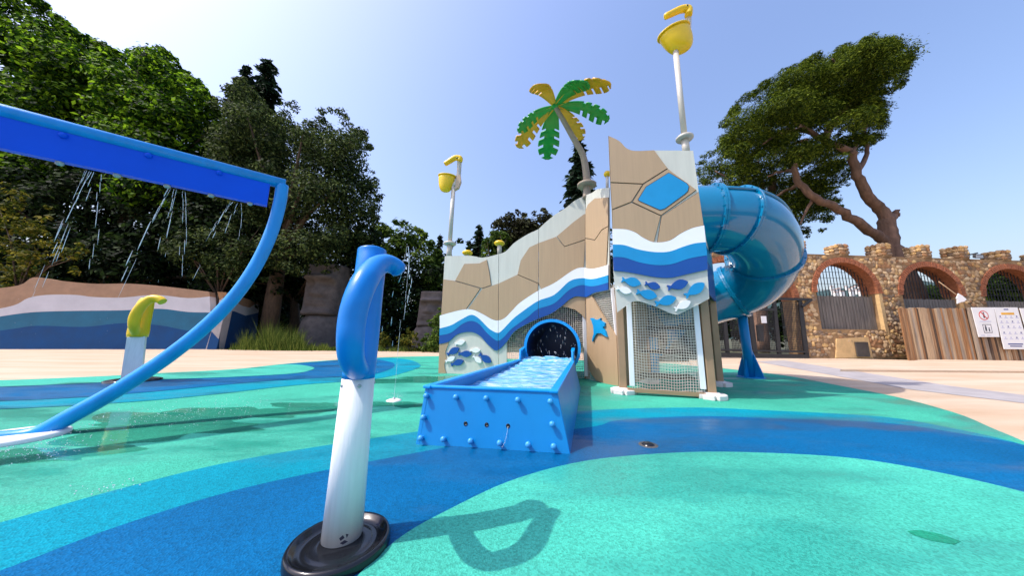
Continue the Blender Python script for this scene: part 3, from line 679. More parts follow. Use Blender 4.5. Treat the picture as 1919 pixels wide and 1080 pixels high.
for a, b, s_ in ((t0, r0, 1), (t1, r1, -1)):
    bevel(MB().bar(a + inset_ * .02 * s_ - dirb * .02, b + inset_ * .02 * s_, .055, .02).build('rim', M_sky, sbox), .006)
bevel(MB().bar(t0 + dirb * .015, t1 + dirb * .015, .05, .018).build('rim', M_sky, sbox), .006)
# floor of the trough
MB().prism([t0 + inset_ * .03 + dirb * .03, t1 - inset_ * .03 + dirb * .03, r1 - inset_ * .03, r0 + inset_ * .03], (0, 0, 1), -.22, -.24).build('trough_floor', M_blueplastic, sbox)
Z7 = lambda x, y: (760 + .2963 * x, 560 + .2963 * y)
def onfront(x, y):
    r = ray(*Z7(x, y)); k = fn.dot(b0 - Vector((0, 0, CH))) / fn.dot(r); return Vector((0, 0, CH)) + k * r
M_knob = mat('knob_blue', lin(60, 150, 212), .3, .05, 5)
for x, y in ((140, 617), (325, 625), (515, 632), (713, 642), (916, 652), (122, 752), (928, 794), (106, 882), (247, 889), (418, 901), (600, 912), (778, 922), (937, 933)):
    MB().lathe(onfront(x, y), [(.012, -.004), (.0125, .018), (.0165, .021), (.018, .028), (.016, .036), (.010, .041), (.0, .043)], 16, fn).build('knob', M_knob, fpn)
for x, y in ((380, 792), (513, 799), (648, 806)):
    MB().lathe(onfront(x, y), [(.013, .0), (.013, .003), (.009, .004), (.009, .001), (.0, .0012)], 14, fn).build('drain_hole', M_black, fpn)
# flared end cheeks and tunnel mouth
ring_c = (r0 + r1) / 2; RW = (r1 - r0).length / 2
rd = (r1 - r0).normalized(); bd = Vector((-rd.y, rd.x, 0)); bd = bd if bd.y > 0 else -bd
def cheek(p, s_):
    q = [p, p + bd * .05 + Vector((0, 0, .14)), p + bd * .30 + Vector((0, 0, .17)), p + bd * .36 + Vector((0, 0, -.3)), p + Vector((0, 0, -.3))]
    bevel(MB().prism(q, rd, .02, -.02).build('cheek', M_blueplastic, sbox), .006)
    bevel(MB().bar(q[0], q[1], .05, .02, upv=rd).build('rim', M_sky, sbox), .004)
    bevel(MB().bar(q[1], q[2], .05, .02).build('rim', M_sky, sbox), .004)
cheek(r0 + rd * .02, 1); cheek(r1 - rd * .02, -1)
rc = ring_c + bd * .30; rc.z = .32; RR = AT(1083, 640, rc.y).x - rc.x + .0
RR = .40
rc = AT(1034, 652, ring_c.y + .30)
mt = MB(); nseg = 40
def ringpts(r, y): return [rc + bd * y + rd * (r * math.cos(2 * math.pi * i / nseg)) + Vector((0, 0, r * math.sin(2 * math.pi * i / nseg))) for i in range(nseg)]
loops = [ringpts(RR, 0), ringpts(RR + .045, 0), ringpts(RR + .045, .06), ringpts(RR + .01, .06)]
vs = sum(loops, []); fs = [(i * nseg + k, i * nseg + (k + 1) % nseg, (i + 1) * nseg + (k + 1) % nseg, (i + 1) * nseg + k) for i in range(3) for k in range(nseg)]
mt.add(vs, fs, False).build('tunnel_rim', M_sky, sbox)
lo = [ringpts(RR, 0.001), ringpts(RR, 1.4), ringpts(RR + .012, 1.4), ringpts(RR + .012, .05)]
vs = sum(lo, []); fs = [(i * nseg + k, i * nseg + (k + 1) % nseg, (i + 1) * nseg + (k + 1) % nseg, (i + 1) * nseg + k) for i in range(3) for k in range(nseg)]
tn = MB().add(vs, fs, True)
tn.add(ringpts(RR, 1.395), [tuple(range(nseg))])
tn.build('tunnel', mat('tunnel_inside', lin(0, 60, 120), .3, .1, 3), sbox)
# water in the trough
def watermat():
    M = bpy.data.materials.new('trough_water'); M.use_nodes = True; t = M.node_tree; N, L = t.nodes, t.links; b = N['Principled BSDF']
    tc = N.new('ShaderNodeTexCoord'); mp = N.new('ShaderNodeMapping'); mp.inputs['Scale'].default_value = (2.2, 9, 1); L.new(tc.outputs['Object'], mp.inputs[0])
    nz = N.new('ShaderNodeTexNoise'); nz.inputs['Scale'].default_value = 3.0; nz.inputs['Detail'].default_value = 5; nz.inputs['Distortion'].default_value = 1.2; L.new(mp.outputs[0], nz.inputs[0])
    rp = N.new('ShaderNodeValToRGB'); e = rp.color_ramp.elements; e[0].position = .44; e[0].color = lin(84, 172, 222) + (1,); e[1].position = .72; e[1].color = (.72, .86, .93, 1)
    L.new(nz.outputs['Fac'], rp.inputs[0]); L.new(rp.outputs[0], b.inputs['Base Color']); b.inputs['Roughness'].default_value = .06
    bp = N.new('ShaderNodeBump'); bp.inputs['Strength'].default_value = .4; bp.inputs['Distance'].default_value = .03; L.new(nz.outputs['Fac'], bp.inputs['Height']); L.new(bp.outputs[0], b.inputs['Normal'])
    b.inputs['Coat Weight'].default_value = .4; return M
wa = [t0 + inset_ * .035 + dirb * .035, t1 - inset_ * .035 + dirb * .035, r1 - inset_ * .03 + dirb * .35, r0 + inset_ * .03 + dirb * .35]
nxw, nyw = 14, 60; wv = []; wf = []
for j in range(nyw + 1):
    for i in range(nxw + 1):
        s_, t_ = i / nxw, j / nyw; p = (wa[0] * (1 - s_) + wa[1] * s_) * (1 - t_) + (wa[3] * (1 - s_) + wa[2] * s_) * t_
        wv.append(p + Vector((0, 0, -.09 + .10 * t_ ** 2 + .008 * math.sin(t_ * 70 + 2.5 * math.sin(s_ * 5)) * (.4 + t_) + random.uniform(-.003, .003) + (random.uniform(0, .035) if t_ > .88 else 0))))
wf = [(j * (nxw + 1) + i, j * (nxw + 1) + i + 1, (j + 1) * (nxw + 1) + i + 1, (j + 1) * (nxw + 1) + i) for j in range(nyw) for i in range(nxw)]
struct(MB().add(wv, wf, True).build('slide_water', watermat()))

# ------------------------------------------------------------------ tube slide
slide = thing('tube_slide', 'glossy blue spiral tube slide leaving the right side of the play tower', 'slide', G(1407, 708))
path = [AT(*p) for p in ((1286, 411, 4.2), (1340, 411, 4.12), (1380, 416, 4.12), (1410, 434, 4.22), (1428, 463, 4.45), (1426, 500, 4.78), (1404, 530, 5.15), (1370, 548, 5.42), (1326, 562, 5.55), (1285, 578, 5.55), (1240, 598, 5.4), (1205, 618, 5.2))]
path = [Vector(p) for p in sm([tuple(p) for p in path], 6)]
TR = .475; nP = len(path)
cuts = [0, 5, 11, 27, 41, nP - 1]
for a, b in zip(cuts[:-1], cuts[1:]):
    MB().tube(path[a:b + 1], TR, 40, cap=False).build('tube_section', M_tube, slide)
for c in cuts[1:]:
    T = (path[min(c + 1, nP - 1)] - path[max(c - 1, 0)]).normalized()
    fl_ = MB().lathe(path[c], [(TR, -.028), (TR + .038, -.028), (TR + .038, -.003), (TR + .032, 0), (TR + .038, .003), (TR + .038, .028), (TR, .028)], 48, T, smooth=False)
    x = T.cross(Vector((0, 0, 1))).normalized(); y = T.cross(x)
    for k in range(22):
        a = 2 * math.pi * k / 22; p = path[c] + (x * math.cos(a) + y * math.sin(a)) * (TR + .020)
        fl_.bar(p - T * .042, p + T * .042, .017)
    fl_.build('flange', M_tube, slide)
for a, b in zip(cuts[1:-1], cuts[2:]):
    sv = []
    for i in range(a, b + 1):
        T = (path[min(i + 1, nP - 1)] - path[max(i - 1, 0)]).normalized(); o = T.cross(Vector((0, 0, 1))).normalized(); u_ = o.cross(T)
        sv.append(path[i] + (o * .80 + u_ * .60) * (TR + .012))
    MB().tube(sv, .021, 8).build('seam', M_tube, slide)
sp = G(1407, 708); ti = min(range(nP), key=lambda i: (path[i].xy - sp.xy).length); tz = path[ti].z - TR
pst = MB().tube([sp, Vector((path[ti].x * .6 + sp.x * .4, path[ti].y * .6 + sp.y * .4, tz + .08))], .075, 20).build('support_post', M_blueplastic, slide)
for k in range(4):
    a = k * math.pi / 2 + .5; d = Vector((math.cos(a), math.sin(a), 0))
    MB().prism([sp + d * .05, sp + d * .20, sp + d * .20 + Vector((0, 0, .06)), sp + d * .06 + Vector((0, 0, .5))], d.cross(Vector((0, 0, 1))), .012, -.012).build('fin', M_blueplastic, pst)
MB().lathe(sp, [(.22, 0), (.22, .015), (.0, .016)], 24).build('base_plate', M_blueplastic, pst)

# ------------------------------------------------------------------ palm ornament
pc = AT(1040, 199, 4.6)
palm = thing('palm_ornament', 'green and gold plastic palm tree standing on top of the play tower', 'palm ornament', AT(1099, 372, 4.95))
tpth = sm([tuple(AT(1099, 372, 4.95)), tuple(AT(1100, 344, 4.93)), tuple(AT(1097, 313, 4.9)), tuple(AT(1091, 288, 4.87)), tuple(AT(1074, 258, 4.8)), tuple(AT(1056, 226, 4.7)), tuple(pc)], 5)
MB().tube(tpth, [.07 - .03 * i / (len(tpth) - 1) for i in range(len(tpth))], 16).build('trunk', M_trunk, palm)
MB().lathe(AT(1099.5, 347, 4.93), [(.0, -.03), (.15, -.03), (.17, -.015), (.17, .015), (.15, .03), (.0, .03)], 24).build('collar', M_trunk, palm)
def frond(tip, mm, wid):
    tip = Vector(tip); d = tip - pc; L = d.length; side_ = d.cross(Vector((0, 0, 1))).normalized(); v = []; f = []; n = 22
    th = .012
    for k in range(n + 1):
        t = k / n; c = pc + d * t + Vector((0, 0, .13 * L * math.sin(math.pi * t)))
        w_ = wid * L * (.12 + .88 * min(1, t / .72) ** .75) * (math.sqrt(max(0.02, 1 - ((t - .78) / .22) ** 2)) if t > .78 else 1)
        notch = 1.0
        for s_ in (-1, -.5, 0, .5, 1):
            drop = -.22 * abs(s_) ** 1.6 * w_ + .10 * w_ * (abs(s_) == .5)
            ww = w_ * (notch if abs(s_) == 1 else 1)
            v.append(c + side_ * s_ * ww + Vector((0, 0, drop)))
    for k in range(n):
        for j in range(4):
            if (k % 3 == 2) and k > 9 and j in (0, 3) and k < n - 1:
                continue
            f.append((k * 5 + j, k * 5 + j + 1, (k + 1) * 5 + j + 1, (k + 1) * 5 + j))
    o = MB().add(v, f, True).build('frond', mm, palm)
    md = o.modifiers.new('thick', 'SOLIDIFY'); md.thickness = .02; md.offset = 0
    return o
for p, mm, wd in (((1001, 160), M_leafy, .19), ((1099, 153), M_leafg, .20), ((1143, 155), M_leafy, .18), ((1141, 225), M_leafg, .19), ((1090, 262), M_leafy, .19), ((1025, 299), M_leafg, .17), ((971, 277), M_leafy, .17), ((971, 247), M_leafg, .18)):
    frond(G(p[0], p[1], pc.z - .22), mm, wd)
MB().lathe(pc, [(.0, -.05), (.06, -.03), (.07, .02), (.0, .06)], 16).build('hub', M_leafg, palm)

# ------------------------------------------------------------------ pelican buckets on poles
def pelican(label, Y, base, collar, elbow, neck0, neck1, head, beak, rim0, rim1, bottom, eye, pr):
    t = thing('bird_bucket', label, 'water bucket', AT(*base, Y), 'bird bucket poles')
    s_ = Y / FOC
    MB().tube([AT(*base, Y), AT(*collar, Y)], pr * 1.25, 16).build('pole_base', M_pole, t)
    MB().lathe(AT(*collar, Y), [(.0, -.025), (pr * 2.6, -.025), (pr * 2.9, -.01), (pr * 2.9, .01), (pr * 2.6, .025), (.0, .025)], 24).build('collar', M_pole, t)
    MB().tube([AT(*collar, Y), AT(*elbow, Y)], pr, 16).build('pole', M_pole, t)
    nk = sm([tuple(AT(*elbow, Y)), tuple(AT(*neck0, Y + .05)), tuple(AT(*neck1, Y + .05)), tuple(AT(head[0] - .5, head[1], Y))], 5)
    MB().tube(nk, [pr * 1.1] * len(nk), 16).build('neck', M_pole, t)
    n1 = np.array(neck1); h = np.array(head); b = np.array(beak)
    bp = sm([tuple(AT(*(n1 + (0, -2)), Y)), tuple(AT(*h, Y)), tuple(AT(*(h * .68 + b * .32 + (0, -3.5 * pr / .035)), Y)), tuple(AT(*(h * .28 + b * .72 + (0, -2.0)), Y)), tuple(AT(*b, Y))], 5)
    k = len(bp); MB().tube(bp, [pr * (1.4 - .3 * (i / (k - 1)) ** 2) * (.55 if i == k - 1 else 1) for i in range(k)], 14).build('beak', M_yellow, t)
    for sg in (-1, 1): MB().lathe(AT(*eye, Y) + Vector((0, sg * pr * 1.32, -.035)), [(.0, .006), (pr * .34, .004), (pr * .36, -.01)], 12, (0, sg, 0)).build('eye', M_black, t)
    a, c = AT(*rim0, Y), AT(*rim1, Y); q = AT(*bottom, Y); mid = (a + c) / 2; rad = (c - a).length / 2
    ax = (c - a).normalized(); nrm = Vector((0, 1, 0)); upb = nrm.cross(ax); upb = upb if upb.z > 0 else -upb
    dep = (mid - q).dot(upb)
    v, f = [], []; ns_, nr = 28, 9
    for j in range(nr + 1):
        tt = j / nr; rr = rad * math.cos(tt * math.pi / 2) ** .55 if j < nr else 0
        for i in range(ns_):
            an = 2 * math.pi * i / ns_; v.append(mid + ax * rr * math.cos(an) * (1 - .08 * tt) + nrm * rr * .6 * math.sin(an) - upb * dep * math.sin(tt * math.pi / 2))
    f = [(j * ns_ + i, j * ns_ + (i + 1) % ns_, (j + 1) * ns_ + (i + 1) % ns_, (j + 1) * ns_ + i) for j in range(nr) for i in range(ns_)]
    bk = MB().add(v, f, True).build('bucket', M_yellow, t); md = bk.modifiers.new('thick', 'SOLIDIFY'); md.thickness = .012; md.offset = -1
    rp_ = [mid + ax * rad * 1.03 * math.cos(2 * math.pi * i / 32) + nrm * rad * .62 * math.sin(2 * math.pi * i / 32) for i in range(33)]
    MB().tube(rp_, .014, 8, cap=False).build('rim', M_yellow, bk)
    MB().bar(c, AT(*neck0, Y + .05), .04).build('hinge', M_peach, t)
    tl = [np.array(neck0) + d for d in ((-1, 0), (4, -1), (5, 9), (1, 20), (-6, 24), (-4, 12))]
    sc_ = pr / .042
    MB().prism([AT(*(np.array(neck0) + (p - np.array(neck0)) * sc_), Y + .02) for p in tl], (0, -1, 0), .05, -.05).build('tail', M_peach, t)
pelican('larger pale pole with yellow pelican bucket, above the tower right corner', 4.05, (1287, 292), (1283, 259), (1266, 94), (1287, 66), (1290, 30), (1290, 17), (1246, 31), (1235, 69), (1289, 51), (1259, 103), (1284.5, 13), .042)
pelican('smaller pale pole with yellow pelican bucket, above the left end of the play structure', 5.95, (841, 484), (843, 457), (850, 350), (859, 331), (861, 304), (862, 297), (833, 308), (822.5, 329), (853, 331), (837.5, 360), (857.5, 296), .045)
# yellow mushroom sprays
for (x, y, yb, Y, r_, lab) in ((876, 474, 484, 5.75, .105, 'leftmost yellow mushroom spray peeping over the left screen'), (936, 456, 480, 5.6, .105, 'yellow mushroom spray on a short stem beside the rising screen'), (1138, 326, 358, 4.7, .06, 'tiny yellow spray cap half hidden behind the tower edge')):
    t = thing('mushroom_spray', lab, 'spray nozzle', AT(x, yb, Y), 'mushroom sprays'); c = AT(x, y, Y)
    MB().lathe(c, [(.0, .05), (r_ * .7, .04), (r_, .01), (r_, -.015), (r_ * .7, -.045), (r_ * .5, -.05), (.0, -.05)], 24).build('cap', M_yellow, t)
    MB().tube([AT(x, yb, Y), c], r_ * .42, 14).build('stem', M_pole, t)

# ------------------------------------------------------------------ near blue spray post
pb = Vector((G(640, 1022).x, G(640, 1022).y, 0)); Yp = pb.y
post = thing('spray_post', 'large blue looped spray post on white column with round black base, nearest', 'spray post', pb)
dl, dr = G(529, 1050, .03), G(733, 1012, .03); dc = G(637, 1024, .02); dc.z = 0; drad = (dr - dl).length / 2
MB().lathe(dc, [(.0, .026), (drad * .40, .028), (drad * .44, .033), (drad * .50, .028), (drad * .56, .033), (drad * .62, .028), (drad * .86, .030), (drad * .90, .043), (drad * .97, .043), (drad, .034), (drad, .0)], 64).build('base_disc', M_black, post)
j = AT(672, 708, Yp + .0); zj = j.z
w0 = (AT(675, 1022, Yp - .03) - AT(604, 1022, Yp - .03)).length / 2; w1 = (AT(699, 708, Yp) - AT(644, 708, Yp)).length / 2
base_c = AT(640, 1020, Yp); base_c.z = .028
M_whitepost = mat('white_column', (.87, .87, .86), .45, .06, 7, .08, 40, stretch=(5, 5, .35), col2=(.70, .71, .70))
colm = MB().tube([base_c, base_c.lerp(j, .5), j], [w0, (w0 + w1) / 2, w1], 40).build('column', M_whitepost, post)
for ang in (-2.25, -1.0, .6, 2.0):
    d = Vector((math.cos(ang), math.sin(ang), 0)); MB().lathe(j + Vector((0, 0, -.022)) + d * (w1 - .001), [(.0065, -.002), (.0065, .003), (.004, .005), (.0, .0052)], 12, d).build('bolt', M_grey, colm)
chips = [[(655, 988), (660, 984), (662, 990), (657, 993)], [(656, 997), (662, 994), (666, 999), (660, 1001)], [(664, 984), (667, 986), (665, 991)]]
for c in chips:
    pts = [];
    for p in c:
        d = AT(*p, Yp); a = base_c + (j - base_c) * ((d.z - base_c.z) / (j.z - base_c.z)); dx = d.x - a.x; rr = w0 + (w1 - w0) * ((d.z - base_c.z) / (j.z - base_c.z))
        pts.append(Vector((d.x, a.y - math.sqrt(max(rr * rr - dx * dx, 0)) - .0008, d.z)))
    MB().prism(pts, (0, -1, 0), .0006, -.001).build('paint_chip', M_ink, colm)
top = AT(697, 480, Yp + .04)
body_path = sm([tuple(j), tuple(AT(680, 640, Yp)), tuple(AT(688, 560, Yp + .01)), tuple(AT(694, 510, Yp + .02)), tuple(top), tuple(AT(698, 466, Yp + .045))], 5)
nb = len(body_path)
M_spray = mat('spray_blue', lin(0, 124, 206), .32, .12, 5, .03, 40, spec=.4)
MB().tube(body_path, [w1 * 1.005 if i < nb - 3 else w1 * (.98, .8, .45)[i - nb + 3] for i in range(nb)], 32).build('body', M_spray, post)
lp = [AT(674, 694, Yp - .02), AT(667, 690, Yp - .09), AT(659, 672, Yp - .16), AT(657, 640, Yp - .195), AT(660, 600, Yp - .195), AT(669, 562, Yp - .185), AT(684, 527, Yp - .15), AT(703, 502, Yp - .08), AT(722, 494, Yp - .02), AT(739, 499, Yp + .01), AT(749, 508, Yp + .02)]
lp = sm([tuple(p) for p in lp], 6); nl = len(lp)
MB().tube(lp, [.034 + .007 * math.sin(min(i / (nl - 1) * 2.4, math.pi / 2)) - .010 * max(0, (i / (nl - 1) - .6) / .4) for i in range(nl)], 24).build('loop_pipe', M_spray, post)
nd = (Vector(lp[-1]) - Vector(lp[-4])).normalized()
MB().lathe(Vector(lp[-1]), [(.0, .012), (.014, .011), (.024, .006), (.0305, -.006), (.031, -.02)], 24, nd).build('nozzle', M_spray, post)

# ------------------------------------------------------------------ far yellow spray post
yb = G(250, 716); yb = Vector((yb.x, yb.y, 0)); Yy = yb.y
yp = thing('spray_post', 'far yellow topped spray post on square white column by the mural', 'spray post', yb)
MB().lathe(yb, [(.0, .03), (.2, .03), (.24, .04), (.27, .03), (.27, 0)], 40, sx=1.0).build('base_disc', M_black, yp)
MB().tube([AT(247, 714, Yy), AT(257, 632, Yy)], [.125, .115], 4, smooth=False).build('column', M_whitepost, yp)
ybody = sm([tuple(AT(257.5, 632, Yy)), tuple(AT(264, 600, Yy)), tuple(AT(271, 575, Yy)), tuple(AT(277, 560, Yy))], 4)
MB().tube(ybody, [.10, .105, .105, .10, .10, .10, .095, .095, .09, .085, .08, .07, .06][:len(ybody)], 20).build('body', M_yellow, yp)
yl = sm([tuple(AT(256, 628, Yy - .03)), tuple(AT(251, 612, Yy - .15)), tuple(AT(254, 592, Yy - .17)), tuple(AT(266, 573, Yy - .15)), tuple(AT(282, 561, Yy - .1)), tuple(AT(297, 561, Yy - .07)), tuple(AT(305, 566, Yy - .06))], 5)
MB().tube(yl, [.045 + .02 * math.sin(min(1, i / 12) * math.pi / 2) - .015 * i / len(yl) for i in range(len(yl))], 16).build('loop_pipe', M_yellow, yp)

# ------------------------------------------------------------------ arched spray frame on the left
ZB = 2.2
Be = G(535, 345, ZB); Ba = G(23, 213, ZB); dB = (Ba - Be).normalized(); LB = 3.4
nB = Vector((dB.y, -dB.x, 0)); nB = nB if nB.y < 0 else -nB
frame = thing('spray_arch', 'blue overhead spray beam with curved pipe legs dripping water, at left', 'spray arch', G(60, 820))
FPn = Plane(Be, Be + dB)
rt = .052
def fpz(px, py): return FPn.at(px, py)
leg = [fpz(529, 347), fpz(524, 382), fpz(510, 432), fpz(484, 490), fpz(446, 548), fpz(392, 606), fpz(316, 668), fpz(222, 730), fpz(130, 782), fpz(66, 815), G(40, 826)]
leg[-1] = Vector((leg[-2].x + dB.x * .16, leg[-2].y + dB.y * .16, .01))
legs = sm([tuple(p) for p in leg], 6)
MB().tube(legs, rt, 24).build('curved_leg', M_sky, frame)
mid = Be + dB * LB / 2
mir = [Vector(p) + dB * (2 * (mid - Vector(p)).dot(dB)) for p in legs]
MB().tube(mir, rt, 24).build('curved_leg', M_sky, frame)
MB().tube([Be + Vector((0, 0, -.005)), Be + dB * LB + Vector((0, 0, -.005))], rt, 24).build('top_rail', M_sky, frame)
pt_, pb_ = fpz(513, 351), fpz(504, 386)
hz = pt_.z - pb_.z + .02
a = Be + dB * .115; zt = ZB - rt + .0
bp_ = MB().prism([Vector((a.x, a.y, zt)), Vector((a.x, a.y, zt)) + dB * (LB - .23), Vector((a.x, a.y, zt - hz)) + dB * (LB - .17), Vector((a.x, a.y, zt - hz)) + dB * -.0], nB, .03, -.03).build('beam_panel', M_royal, frame)
for x, y in ((412, 327), (281, 295), (123, 258), (-60, 210)):
    MB().lathe(fpz(x, y) + nB * .03, [(.022, 0), (.022, .012), (.015, .02), (.0, .021)], 16, nB).build('bolt', M_royal, bp_)
for k in range(12): MB().lathe(Vector((a.x, a.y, zt - hz)) + dB * (.12 + .26 * k), [(.02, 0), (.02, -.02), (.008, -.03)], 10).build('nozzle', M_grey, bp_)
M_wf = mat('white_foot', (.78, .78, .78), .4, .05, 5)
for p in (Vector(legs[-1]) - dB * .07, Vector(mir[-1]) + dB * .07): MB().lathe((p.x, p.y, 0), [(.0, .035), (.2, .035), (.225, .025), (.225, 0)], 40).build('foot_disc', M_wf, frame)

# ------------------------------------------------------------------ falling water
M_wat = bpy.data.materials.new('falling_water'); M_wat.use_nodes = True
_b = M_wat.node_tree.nodes['Principled BSDF']; _b.inputs['Base Color'].default_value = (.85, .9, .95, 1); _b.inputs['Roughness'].default_value = .05; _b.inputs['Transmission Weight'].default_value = .25; _b.inputs['IOR'].default_value = 1.33
def stream(pts, r, name, label, dens=1.0, spread=.0, group=None, cat='water jet', mbw=None):
    own = mbw is None; mbw = MB() if own else mbw
    P = [Vector(p) for p in sm([tuple(p) for p in pts], 14)]; i = 0; n = len(P)
    while i < n - 1:
        fr_ = i / n
        ln = 2 + int(random.uniform(1, 6) * (1.3 - fr_)); q = P[i:min(i + ln + 1, n)]
        o = Vector((random.gauss(0, spread), random.gauss(0, spread), 0)) * fr_
        if len(q) > 1 and (fr_ < .45 * dens or random.random() < dens * (1.2 - .35 * fr_)):
            k = len(q); mbw.tube([p + o for p in q], [.42 * r * random.uniform(.5, 1.0) * (.3 if jx in (0, k - 1) else 1) for jx in range(k)], 5)
        for _ in range(7):
            if random.random() < .25 + fr_ * .4:
                c = P[i] + Vector((random.gauss(0, .012 + spread * fr_), random.gauss(0, .012 + spread * fr_), random.uniform(-.05, .05))); rr = r * random.uniform(.12, .36)
                mbw.add([c + v * rr for v in icv], icf, True)
        i += ln
    return own and tag(mbw.build(name, M_wat), label, cat, group, 'stuff')
def beamstream(px0, py0, px1, py1, r=.006, drift=.1, dens=1.0):
    a = FPn.at(px0, py0); b = FPn.at(px1, py1)
    b.z = max(b.z, .03)
    m1 = a.lerp(b, .4) + Vector((0, 0, .05)); return [a, m1, b]
for lab, lst in (('leftmost fan of falling water streams under the blue spray beam', ((172, 321, 92, 480, .005, .95), (176, 322, 112, 492, .0045, .9), (168, 320, 70, 545, .004, .7), (190, 326, 173, 505, .0045, .95), (163, 319, 60, 560, .0035, .6), (160, 318, 30, 640, .003, .4))),
                 ('middle cluster of falling water streams under the blue spray beam', ((316, 352, 232, 528, .007, .98), (326, 354, 298, 480, .0045, .7), (342, 358, 338, 480, .004, .85), (347, 359, 349, 520, .0045, .9), (331, 355, 290, 530, .0035, .55), (320, 353, 180, 640, .003, .45))),
                 ('falling water streams near the corner of the blue spray beam', ((437, 378, 396, 448, .006, .9), (446, 380, 420, 452, .0045, .8), (452, 381, 447, 450, .0035, .5), (433, 377, 350, 530, .003, .5)))):
    tot = MB()
    for (x0, y0, x1, y1, r, d) in lst: stream(beamstream(x0, y0, x1, y1), r, None, None, d, .02, mbw=tot)
    tag(tot.build('water_stream', M_wat), lab, 'water', 'streams under the spray beam', 'stuff')
nz = G(738, 752); nzt = thing('ground_nozzle', 'low white ground nozzle on the pad under the thin upright jet', 'nozzle', nz)
MB().lathe(nz, [(.0, .02), (.05, .02), (.075, .01), (.08, 0)], 24).build('cap', M_footw, nzt); MB().lathe(nz, [(.012, .02), (.012, .035), (.0, .036)], 10).build('jet_tip', M_grey, nzt)
stream([nz + Vector((0, 0, .03)), AT(748, 640, nz.y), AT(757, 560, nz.y), AT(765, 462, nz.y)], .0055, 'water_jet', 'thin vertical water jet rising from the ground nozzle beside the blue spray post', 1.0, .025)
stream([AT(765, 462, nz.y), AT(768, 490, nz.y + .02), AT(766, 530, nz.y + .03), AT(760, 580, nz.y + .04)], .012, 'water_jet', 'falling crown of droplets at the top of the thin upright jet', .8, .03)
stream([Vector(lp[-1]) + nd * .012, AT(744, 535, Yp + .03), AT(736, 580, Yp + .03), AT(729, 650, Yp + .03)], .0035, 'water_dribble', 'water dribble below the nozzle of the near blue spray post', .55, .02, None)
hole3 = onfront(648, 806)
stream([hole3 + fn * .004, hole3 + fn * .03 + Vector((-.008, 0, -.08)), hole3 + fn * .07 + Vector((-.02, 0, -hole3.z + .02))], .0028, 'water_dribble', 'thin dribble from the right drain hole of the splash box', 1.0, .004)
sg = G(1215, 838); dn = thing('floor_drain', 'small dark round drain cap in the blue band of the pad', 'drain', sg)
MB().lathe(sg + Vector((0, 0, .012)), [(.0, .012), (.028, .012), (.036, .006), (.04, 0)], 20).build('cap', M_black, dn); MB().lathe(sg + Vector((0, 0, .012)), [(.04, .003), (.055, .003), (.06, 0)], 20).build('ring', M_hatch, dn)
# shallow puddles left on the pad
M_pud = bpy.data.materials.new('puddle_water'); M_pud.use_nodes = True; _t = M_pud.node_tree; _t.nodes.remove(_t.nodes['Principled BSDF'])
_tr = _t.nodes.new('ShaderNodeBsdfTransparent'); _tr.inputs[0].default_value = (.84, .90, .91, 1); _gl = _t.nodes.new('ShaderNodeBsdfGlossy'); _gl.inputs['Roughness'].default_value = .06
_fr = _t.nodes.new('ShaderNodeFresnel'); _fr.inputs[0].default_value = 1.33; _mx = _t.nodes.new('ShaderNodeMixShader')
_nz = _t.nodes.new('ShaderNodeTexNoise'); _nz.inputs['Scale'].default_value = 9; _bp = _t.nodes.new('ShaderNodeBump'); _bp.inputs['Strength'].default_value = .12; _bp.inputs['Distance'].default_value = .01
_t.links.new(_nz.outputs['Fac'], _bp.inputs['Height']); _t.links.new(_bp.outputs[0], _gl.inputs['Normal']); _t.links.new(_bp.outputs[0], _fr.inputs['Normal'])
_t.links.new(_fr.outputs[0], _mx.inputs[0]); _t.links.new(_tr.outputs[0], _mx.inputs[1]); _t.links.new(_gl.outputs[0], _mx.inputs[2]); _t.links.new(_mx.outputs[0], _t.nodes['Material Output'].inputs[0])
for (x, y, rx, ry, zz) in ((70, 856, .34, .16, .0075), (300, 800, .75, .30, .0075), (470, 775, .55, .26, .0075), (620, 762, .4, .2, .0075), (820, 712, .9, .4, .0075), (745, 760, .3, .14, .0075)):
    c = G(x, y); ph = [random.uniform(0, 6.28) for _ in range(5)]; pp = []
    for i in range(56):
        a = 2 * math.pi * i / 56; k = 1 + .28 * math.sin(2 * a + ph[0]) + .2 * math.sin(3 * a + ph[1]) + .14 * math.sin(5 * a + ph[2]) + .09 * math.sin(9 * a + ph[3]) + .05 * math.sin(15 * a + ph[4])
        pp.append((c.x + rx * k * math.cos(a), c.y + ry * k * math.sin(a)))
    struct(sheet('puddle', pp, zz, M_pud))
# splashes where the streams land, curtain of drops in the tunnel mouth
def splash(cs, name, label, rad=.0026):
    mbw = MB()
    for c, n, sp_, hgt in cs:
        for _ in range(n):
            p = Vector(c) + Vector((random.gauss(0, sp_), random.gauss(0, sp_ * .7), abs(random.gauss(0, hgt)) + .012)); rr = rad * random.uniform(.4, 1.2); mbw.add([p + v * rr for v in icv], icf, True)
    return tag(mbw.build(name, M_wat), label, 'water', None, 'stuff')
splash([(G(85, 852), 160, .12, .03), (G(215, 792), 120, .25, .03), (G(330, 785), 100, .3, .03), (G(420, 772), 130, .3, .05), (G(200, 922), 30, .05, .01), (G(738, 748), 70, .07, .03), (G(820, 710), 120, .5, .05)], 'water_splash', 'scattered white splashes on the wet pad below the streams')
mbw = MB()
for _ in range(80):
    a = random.uniform(0, 2 * math.pi); rr = RR * math.sqrt(random.random()) * .93; p = rc + rd * rr * math.cos(a) + Vector((0, 0, rr * math.sin(a))) + bd * random.uniform(.02, .25); L_ = random.uniform(.01, .06)
    if p.z < .35: continue
    mbw.tube([p, p + Vector((.006, -.01, -L_))], .0018, 4)
tag(mbw.build('tunnel_drops', M_wat), 'curtain of falling drops in the dark tunnel mouth', 'water', None, 'stuff')

